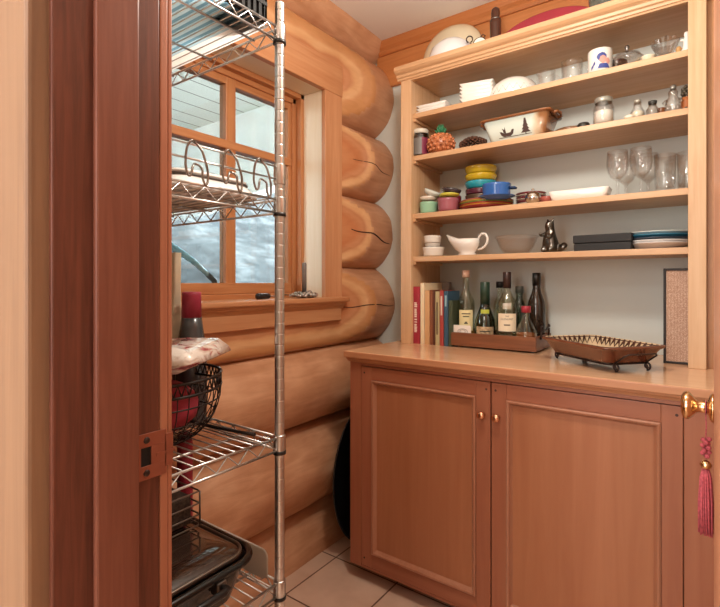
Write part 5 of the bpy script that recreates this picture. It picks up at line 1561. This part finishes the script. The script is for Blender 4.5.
# ---- tray of bottles
TYF, TYB = 1.886, 2.105
TX0, TX1 = -0.897, -0.540
btr = thing('bottle_tray', 'long brown wooden tray holding the liquor bottles', 'tray', ((TX0 + TX1) / 2, (TYF + TYB) / 2, CT))
hx, hy = (TX1 - TX0) / 2, (TYB - TYF) / 2
MB().box(-hx, hx, -hy, hy, 0.007, 0.014).done('base', W_TRAY, btr)
for y0_, y1_ in ((-hy, -hy + 0.010), (hy - 0.010, hy)):
    MB().box(-hx, hx, y0_, y1_, 0.014, 0.062, 0.002).done('long_side', W_TRAY, btr)
for x0_, x1_ in ((-hx, -hx + 0.010), (hx - 0.010, hx)):
    MB().box(x0_, x1_, -hy + 0.01, hy - 0.01, 0.014, 0.062, 0.002).done('short_side', W_TRAY, btr)
for sx in (-1, 1):
    for sy in (-1, 1): MB().lathe([(0, 0), (0.007, 0), (0.008, 0.003), (0.006, 0.007), (0, 0.007)], (sx * (hx - 0.02), sy * (hy - 0.02), 0), 16).done('foot', PEWTER, btr)
for sx in (-1, 1):
    mb = MB()
    pts = [(sx * (hx + 0.003), -0.055, 0.050), (sx * (hx + 0.006), -0.055, 0.078), (sx * (hx + 0.006), -0.035, 0.088), (sx * (hx + 0.006), 0.0, 0.082), (sx * (hx + 0.006), 0.035, 0.090), (sx * (hx + 0.006), 0.055, 0.078), (sx * (hx + 0.003), 0.055, 0.050)]
    mb.tube(pts, 0.004, 8)
    for s2 in (-1, 1):
        mb.tube([(sx * (hx + 0.006), s2 * 0.052 + 0.010 * math.cos(a_), 0.092 + 0.010 * math.sin(a_)) for a_ in [k * 0.55 for k in range(11)]], 0.003, 6)
    mb.done('handle', IRON, btr)
TB = CT + 0.0142
def bottle(px, Y, prof, glass_m, label, capdef, labels=(), fill=None, liquid=None, name='liquor_bottle', cat='bottle', group='bottles in the wooden tray'):
    loc, d = at(px, Y, TB)
    o = thing(name, label, cat, loc, face(px), group)
    outer = prof
    t = 0.0025
    inner = [(max(0.0, r - t), h + (0.004 if i == 0 else 0)) for i, (r, h) in enumerate(prof)][::-1]
    inner = [p for p in inner if p[0] > 0.003]
    body = [(0, 0)] + [(r, h) for r, h in outer] + inner + [(0, 0.006)]
    MB().lathe(body, (0, 0, 0), 32).done('body', glass_m, o)
    if liquid:
        m_, lvl = liquid
        pts = [(0, 0.0065)]
        for r, h in outer:
            if h < lvl: pts.append((max(0.001, r - t - 0.0006), max(0.0066, h)))
        # radius at the fill line
        for (r0, h0), (r1, h1) in zip(outer, outer[1:]):
            if h0 <= lvl < h1:
                pts.append((r0 + (r1 - r0) * (lvl - h0) / (h1 - h0) - t - 0.0006, lvl)); break
        pts.append((0, lvl))
        MB().lathe(pts, (0, 0, 0), 32).done('liquid', m_, o)
    r, z0, z1, m_ = capdef
    MB().lathe([(0, z0), (r, z0), (r, z1 - 0.002), (r - 0.0015, z1), (0, z1)], (0, 0, 0), 24).done('cap', m_, o)
    for (rr, a0, a1, za, zb, m_, marks) in labels:
        mb = MB(); mb.mat(m_)
        patch_mb(mb, a0, a1, za, zb, rr)
        for (mm, body_t, size, zz) in marks:
            mb.mat(mm)
            if body_t:
                text_wrap(mb, body_t, size, rr + 0.0005, zz)
            else:
                patch_mb(mb, -size, size, zz - 0.0022, zz + 0.0022, rr + 0.0004)
        lo = mb.done('label', None, o, recalc=False)
    return o
def patch_mb(mb, a0, a1, z0, z1, r, n=14):
    A = [(r * math.sin(a0 + (a1 - a0) * i / n), -r * math.cos(a0 + (a1 - a0) * i / n)) for i in range(n + 1)]
    lo = [mb.bm.verts.new((x, y, z0)) for x, y in A]; hi = [mb.bm.verts.new((x, y, z1)) for x, y in A]
    mb._fin([mb.bm.faces.new([lo[i], lo[i + 1], hi[i + 1], hi[i]]) for i in range(n)], True)
def text_wrap(mb, body, size, r, z):
    b2 = MB(); text_on(b2, body, size, Matrix.Identity(4))
    vm = {}
    for v in b2.bm.verts:
        a = v.co.x / r
        vm[v] = mb.bm.verts.new((r * math.sin(a), -r * math.cos(a), z + v.co.y))
    fs = []
    for f in b2.bm.faces:
        try: fs.append(mb.bm.faces.new([vm[v] for v in f.verts]))
        except ValueError: pass
    mb._fin(fs, False); b2.bm.free()
INK = plain('label_ink', '#3a332c', 0.6)
LABC = plain('label_cream', '#e6d9a6', 0.5, var=0.04)
LABW = plain('label_ivory', '#eadcc0', 0.5, var=0.03)
AMBER = plain('amber_liquid', '#b98a45', 0.1, coat=0.5); BROWNL = plain('brown_liquid', '#8d4f2d', 0.1, coat=0.5)
std = [(0.034, 0.0), (0.0375, 0.004), (0.0375, 0.165), (0.035, 0.182), (0.022, 0.212), (0.0145, 0.232), (0.0135, 0.285), (0.0142, 0.287), (0.0142, 0.292)]
bottle(466, 1.956, std, PALEG, 'tall clear liquor bottle with a cream label and white screw cap', (0.0158, 0.282, 0.312, plain('cap_blush', '#d9b8a4', 0.35)),
       labels=[(0.0379, -0.85, 0.85, 0.054, 0.142, LABC, [(INK, None, 0.5, 0.126), (INK, None, 0.36, 0.114), (INK, None, 0.12, 0.090), (INK, None, 0.2, 0.085)])], liquid=(AMBER, 0.055))
sq = [(0.038, 0.0), (0.042, 0.004), (0.0435, 0.07), (0.041, 0.100), (0.030, 0.130), (0.0205, 0.158), (0.0185, 0.195), (0.0185, 0.205)]
bottle(485, 1.958, sq, glassware('glass_green', '#6f9f62', 0.10, 0.7), 'squat green liquor bottle with a long dark green neck wrap', (0.0200, 0.165, 0.262, plain('wrap_dark_green', '#1f3b2c', 0.3, coat=0.3)),
       labels=[(0.0440, -0.9, 0.9, 0.034, 0.075, plain('label_tan_gold', '#b49a78', 0.5, var=0.5, vscale=90), [(INK, None, 0.5, 0.056)]), (0.0300, -0.6, 0.6, 0.1275, 0.146, plain('label_lime', '#b9c24a', 0.45), [])])
dk_ = [(0.027, 0.0), (0.029, 0.004), (0.029, 0.150), (0.024, 0.175), (0.0135, 0.200), (0.0125, 0.245), (0.0125, 0.252)]
bottle(500, 2.062, dk_, PALEG, 'slim clear bottle with a black cap behind the big ivory label', (0.0165, 0.236, 0.264, BLACK))
gl_ = [(0.038, 0.0), (0.0418, 0.004), (0.0426, 0.150), (0.039, 0.176), (0.024, 0.205), (0.0155, 0.226), (0.0140, 0.270), (0.0140, 0.278)]
bottle(507, 1.952, gl_, PALEG, 'tall clear whisky bottle with an ivory label and dark capsule', (0.0165, 0.236, 0.303, plain('capsule_dark_brown', '#33201d', 0.35, coat=0.2)),
       labels=[(0.0431, -0.90, 0.95, 0.062, 0.134, LABW, [(INK, 'THE', 0.0080, 0.123), (INK, 'GLENLIVET', 0.0105, 0.111), (INK, None, 0.28, 0.088)]), (0.0405, -0.42, 0.42, 0.152, 0.176, plain('label_silver', '#cfc8bd', 0.3, 0.2), [])], liquid=(BROWNL, 0.034))
bottle(519.5, 2.060, [(0.027, 0.0), (0.029, 0.004), (0.029, 0.140), (0.024, 0.165), (0.0145, 0.190), (0.0138, 0.225), (0.0138, 0.230)], glassware('glass_grey_green', '#c4d0c6', 0.04, 0.55), 'greenish bottle with a grey cap behind the red topped decanter', (0.0168, 0.214, 0.244, plain('cap_grey_green', '#5d655f', 0.4)))
dec = [(0.040, 0.0), (0.0435, 0.004), (0.0440, 0.046), (0.040, 0.066), (0.022, 0.104), (0.0145, 0.120), (0.0130, 0.148), (0.0130, 0.152)]
bottle(526, 1.941, dec, PALEG, 'squat decanter bottle with a red cap and brown spirit', (0.0185, 0.140, 0.166, plain('cap_red', '#a3303f', 0.3, coat=0.3)), liquid=(BROWNL, 0.062))
bottle(536.5, 2.058, [(0.033, 0.0), (0.036, 0.004), (0.036, 0.155), (0.033, 0.180), (0.020, 0.215), (0.0150, 0.240), (0.0145, 0.290), (0.0145, 0.296)], plain('wine_dark_glass', '#2a1f18', 0.12, coat=0.6), 'dark brown wine bottle with a black capsule at the back of the tray', (0.0165, 0.246, 0.300, plain('capsule_black', '#151314', 0.3, coat=0.3)))
loc, d = at(460.5, 1.9015, TB)
cdm = MB(); cdm.mat(plain('card_white', '#ece4da', 0.6))
cdm.prism([(-0.047, 0), (0.047, 0), (0.047, 0.072), (0.043, 0.078), (-0.043, 0.078), (-0.047, 0.072)], -0.0012, 0.0012, 'Y')
cdm.mat(INK)
cdm.tube([(0.010 + 0.022 * math.cos(2 * PI * k / 20), -0.0014, 0.052 + 0.011 * math.sin(2 * PI * k / 20)) for k in range(20)], 0.0008, 5, closed=True)
cdm.tube([(0.010 + 0.016 * math.cos(2 * PI * k / 20) * (1 if k % 2 else 0.6), -0.0014, 0.052 + 0.007 * math.sin(2 * PI * k / 20)) for k in range(20)], 0.0007, 5, closed=True)
single('label_card', cdm, None, loc, 'small white card with a dark scribble in front of the cream label', 'card')

# ---- zigzag baking dish on an iron stand
DC, DR = (-0.300, 1.768), math.radians(140)
DZ = CT
st = thing('dish_stand', 'dark iron serving stand with curled feet under the zigzag dish', 'stand', (DC[0], DC[1], DZ), DR)
mb = MB()
hx, hy = 0.128, 0.080
for z_ in (0.024,):
    mb.tube([(u, v, z_) for u, v in rrect(hx, hy, 0.02, 4)], 0.0030, 8, closed=True)
mb.done('frame', IRON, st)
def spiral(cx_, cy_, cz_, dirx, ax):
    pts = []
    for k in range(15):
        a_ = -PI / 2 + k * 0.5; r_ = 0.0135 - 0.00055 * k
        u = dirx * r_ * math.cos(a_); v = r_ * math.sin(a_)
        pts.append((cx_ + u, cy_, cz_ + v) if ax == 'x' else (cx_, cy_ + u, cz_ + v))
    return pts
for sx in (-1, 1):
    for sy in (-1, 1):
        mb = MB()
        x0, y0 = sx * hx, sy * 0.058
        mb.tube([(x0 - sx * 0.012, y0, 0.024), (x0 + sx * 0.006, y0, 0.024), (x0 + sx * 0.010, y0, 0.015)] + [(x0 + sx * (0.010 + 0.0), y0 + 0.0, 0.0166)][:0] + [(p[0], p[1], p[2]) for p in spiral(x0 + sx * 0.010, y0, 0.0166, sx, 'x')], 0.0030, 8)
        mb.done('leg', IRON, st)
for sx in (-1, 1):
    mb = MB()
    mb.tube([(sx * (hx + 0.002), -0.058, 0.024), (sx * (hx + 0.045), -0.058, 0.054), (sx * (hx + 0.052), -0.048, 0.060), (sx * (hx + 0.052), 0.048, 0.060), (sx * (hx + 0.045), 0.058, 0.054), (sx * (hx + 0.002), 0.058, 0.024)], 0.0028, 8)
    mb.done('handle', IRON, st)
zd = thing('serving_dish', 'large brown glazed serving dish with a cream zigzag-patterned inside', 'serving dish', (DC[0], DC[1], DZ + 0.0272), DR)
BRG = plain('glaze_brown_dish', '#6a3d2a', 0.22, coat=0.5, var=0.2)
CRG = plain('glaze_cream_dish', '#cdb695', 0.3, coat=0.3, var=0.08)
mb = MB(); mb.mat(BRG)
R = lambda g, zz: [(u, v, zz) for u, v in rrect(0.164 + g, 0.114 + g, 0.030, 6)]
mb.loft([R(-0.034, 0.0), R(-0.028, 0.003), R(-0.008, 0.040), R(0.000, 0.045), R(0.004, 0.050), R(0.002, 0.053), R(-0.006, 0.054)], (True, False))
mb.mat(CRG)
mb.loft([R(-0.006, 0.054), R(-0.010, 0.049), R(-0.036, 0.009), R(-0.040, 0.007)], (False, True))
mb.done('body', None, zd, recalc=False)
mb = MB()
def wall_pt(s, h):
    """point on the sloped inner wall; s in 0..1 round, h 0 at rim .. 1 at bottom"""
    ring = rrect(0.164, 0.114, 0.030, 6)
    P = [Vector(p) for p in ring]; n = len(P)
    Ls = [(P[(i + 1) % n] - P[i]).length for i in range(n)]; T = sum(Ls); q = s % 1.0 * T
    for i in range(n):
        if q <= Ls[i]:
            p = P[i].lerp(P[(i + 1) % n], q / Ls[i]); break
        q -= Ls[i]
    g = -0.0112 - 0.024 * h; z_ = 0.0485 - 0.037 * h
    k = Vector(((0.164 + g) / 0.164, (0.114 + g) / 0.114))
    return (p.x * k.x, p.y * k.y, z_ + 0.0006)
NZ = 44
pts = []
for k in range(NZ * 2):
    pts.append(wall_pt(k / (NZ * 2), 0.03 if k % 2 else 0.62))
mb.tube(pts, [0.0062 if k % 2 else 0.0014 for k in range(NZ * 2)], 6, closed=True)
pts = [wall_pt(k / 160, 0.0) for k in range(160)]
mb.tube(pts, 0.0016, 5, closed=True)
mb.done('zigzag_band', plain('zigzag_brown', '#4f2f25', 0.4), zd)

# ---- tall framed woven panel leaning in the corner
fp = thing('woven_panel', 'tall narrow framed woven cane panel standing by the upright', 'panel', (-0.0865, 1.930, CT))
def cane_mat():
    m, t, b = new_mat('cane_weave')
    tc = t.nodes.new('ShaderNodeTexCoord')
    vo = t.nodes.new('ShaderNodeTexVoronoi'); vo.inputs['Scale'].default_value = 240; vo.inputs['Randomness'].default_value = 0.25
    r = t.nodes.new('ShaderNodeValToRGB'); e = r.color_ramp.elements
    e[0].position = 0.22; e[0].color = lin('#e0c4ae'); e[1].position = 0.5; e[1].color = lin('#9d745e')
    t.links.new(tc.outputs['Object'], vo.inputs['Vector']); t.links.new(vo.outputs['Distance'], r.inputs['Fac'])
    t.links.new(r.outputs['Color'], b.inputs['Base Color']); b.inputs['Roughness'].default_value = 0.7
    bp = t.nodes.new('ShaderNodeBump'); bp.inputs['Strength'].default_value = 0.5; bp.inputs['Distance'].default_value = 0.002
    t.links.new(vo.outputs['Distance'], bp.inputs['Height']); t.links.new(bp.outputs['Normal'], b.inputs['Normal'])
    return m
HP = 0.322
MB().box(-0.036, 0.048, 0.004, 0.010, 0.006, HP - 0.006).done('cane', cane_mat(), fp)
mb = MB()
FR = plain('frame_black_brown', '#1d1412', 0.6)
mb.box(-0.042, -0.034, 0, 0.014, 0, HP, 0.0015).box(0.044, 0.050, 0, 0.014, 0, HP, 0.0015)
mb.box(-0.034, 0.044, 0, 0.014, 0, 0.008, 0.0015).box(-0.034, 0.044, 0, 0.014, HP - 0.008, HP, 0.0015)
mb.box(-0.030, 0.040, 0.010, 0.180, 0, 0.004)
mb.done('frame', FR, fp)

# ---- ceiling lamps (above the frame of the picture)
lamp = thing('pendant_lamp', 'round clear globe pendant lamp hanging in the middle of the pantry', 'pendant lamp', (-0.45, 0.98, CEIL))
MB().lathe([(0, -0.0005), (0.06, -0.0005), (0.058, -0.016), (0.02, -0.026), (0, -0.026)], (0, 0, 0), 32).done('canopy', PEWTER, lamp)
MB().tube([(0, 0, -0.02), (0, 0, -0.28)], 0.004, 8).done('rod', PEWTER, lamp)
MB().lathe([(0.028, -0.285), (0.060, -0.295), (0.095, -0.335), (0.108, -0.390), (0.095, -0.445), (0.060, -0.485), (0, -0.498)], (0, 0, 0), 32).done('globe', thin_glass('globe_glass', '#f6f2ea', 0.06), lamp)
MB().lathe([(0, -0.262), (0.030, -0.266), (0.030, -0.290), (0, -0.290)], (0, 0, 0), 24).done('socket', PEWTER, lamp)
o = thing('ceiling_lamp', 'round flush glass ceiling lamp in the hall outside', 'ceiling lamp', (-0.55, -0.85, CEIL))
MB().lathe([(0, -0.0005), (0.17, -0.0005), (0.17, -0.03), (0.16, -0.034), (0, -0.034)], (0, 0, 0), 40).done('base', PEWTER, o)
m, t, b = new_mat('lamp_glass'); b.inputs['Base Color'].default_value = lin('#f5ead8'); b.inputs['Emission Color'].default_value = lin('#ffdfb8'); b.inputs['Emission Strength'].default_value = 3.0
MB().lathe([(0, -0.034), (0.16, -0.034), (0.15, -0.06), (0.11, -0.085), (0, -0.098)], (0, 0, 0), 40).done('diffuser', m, o)
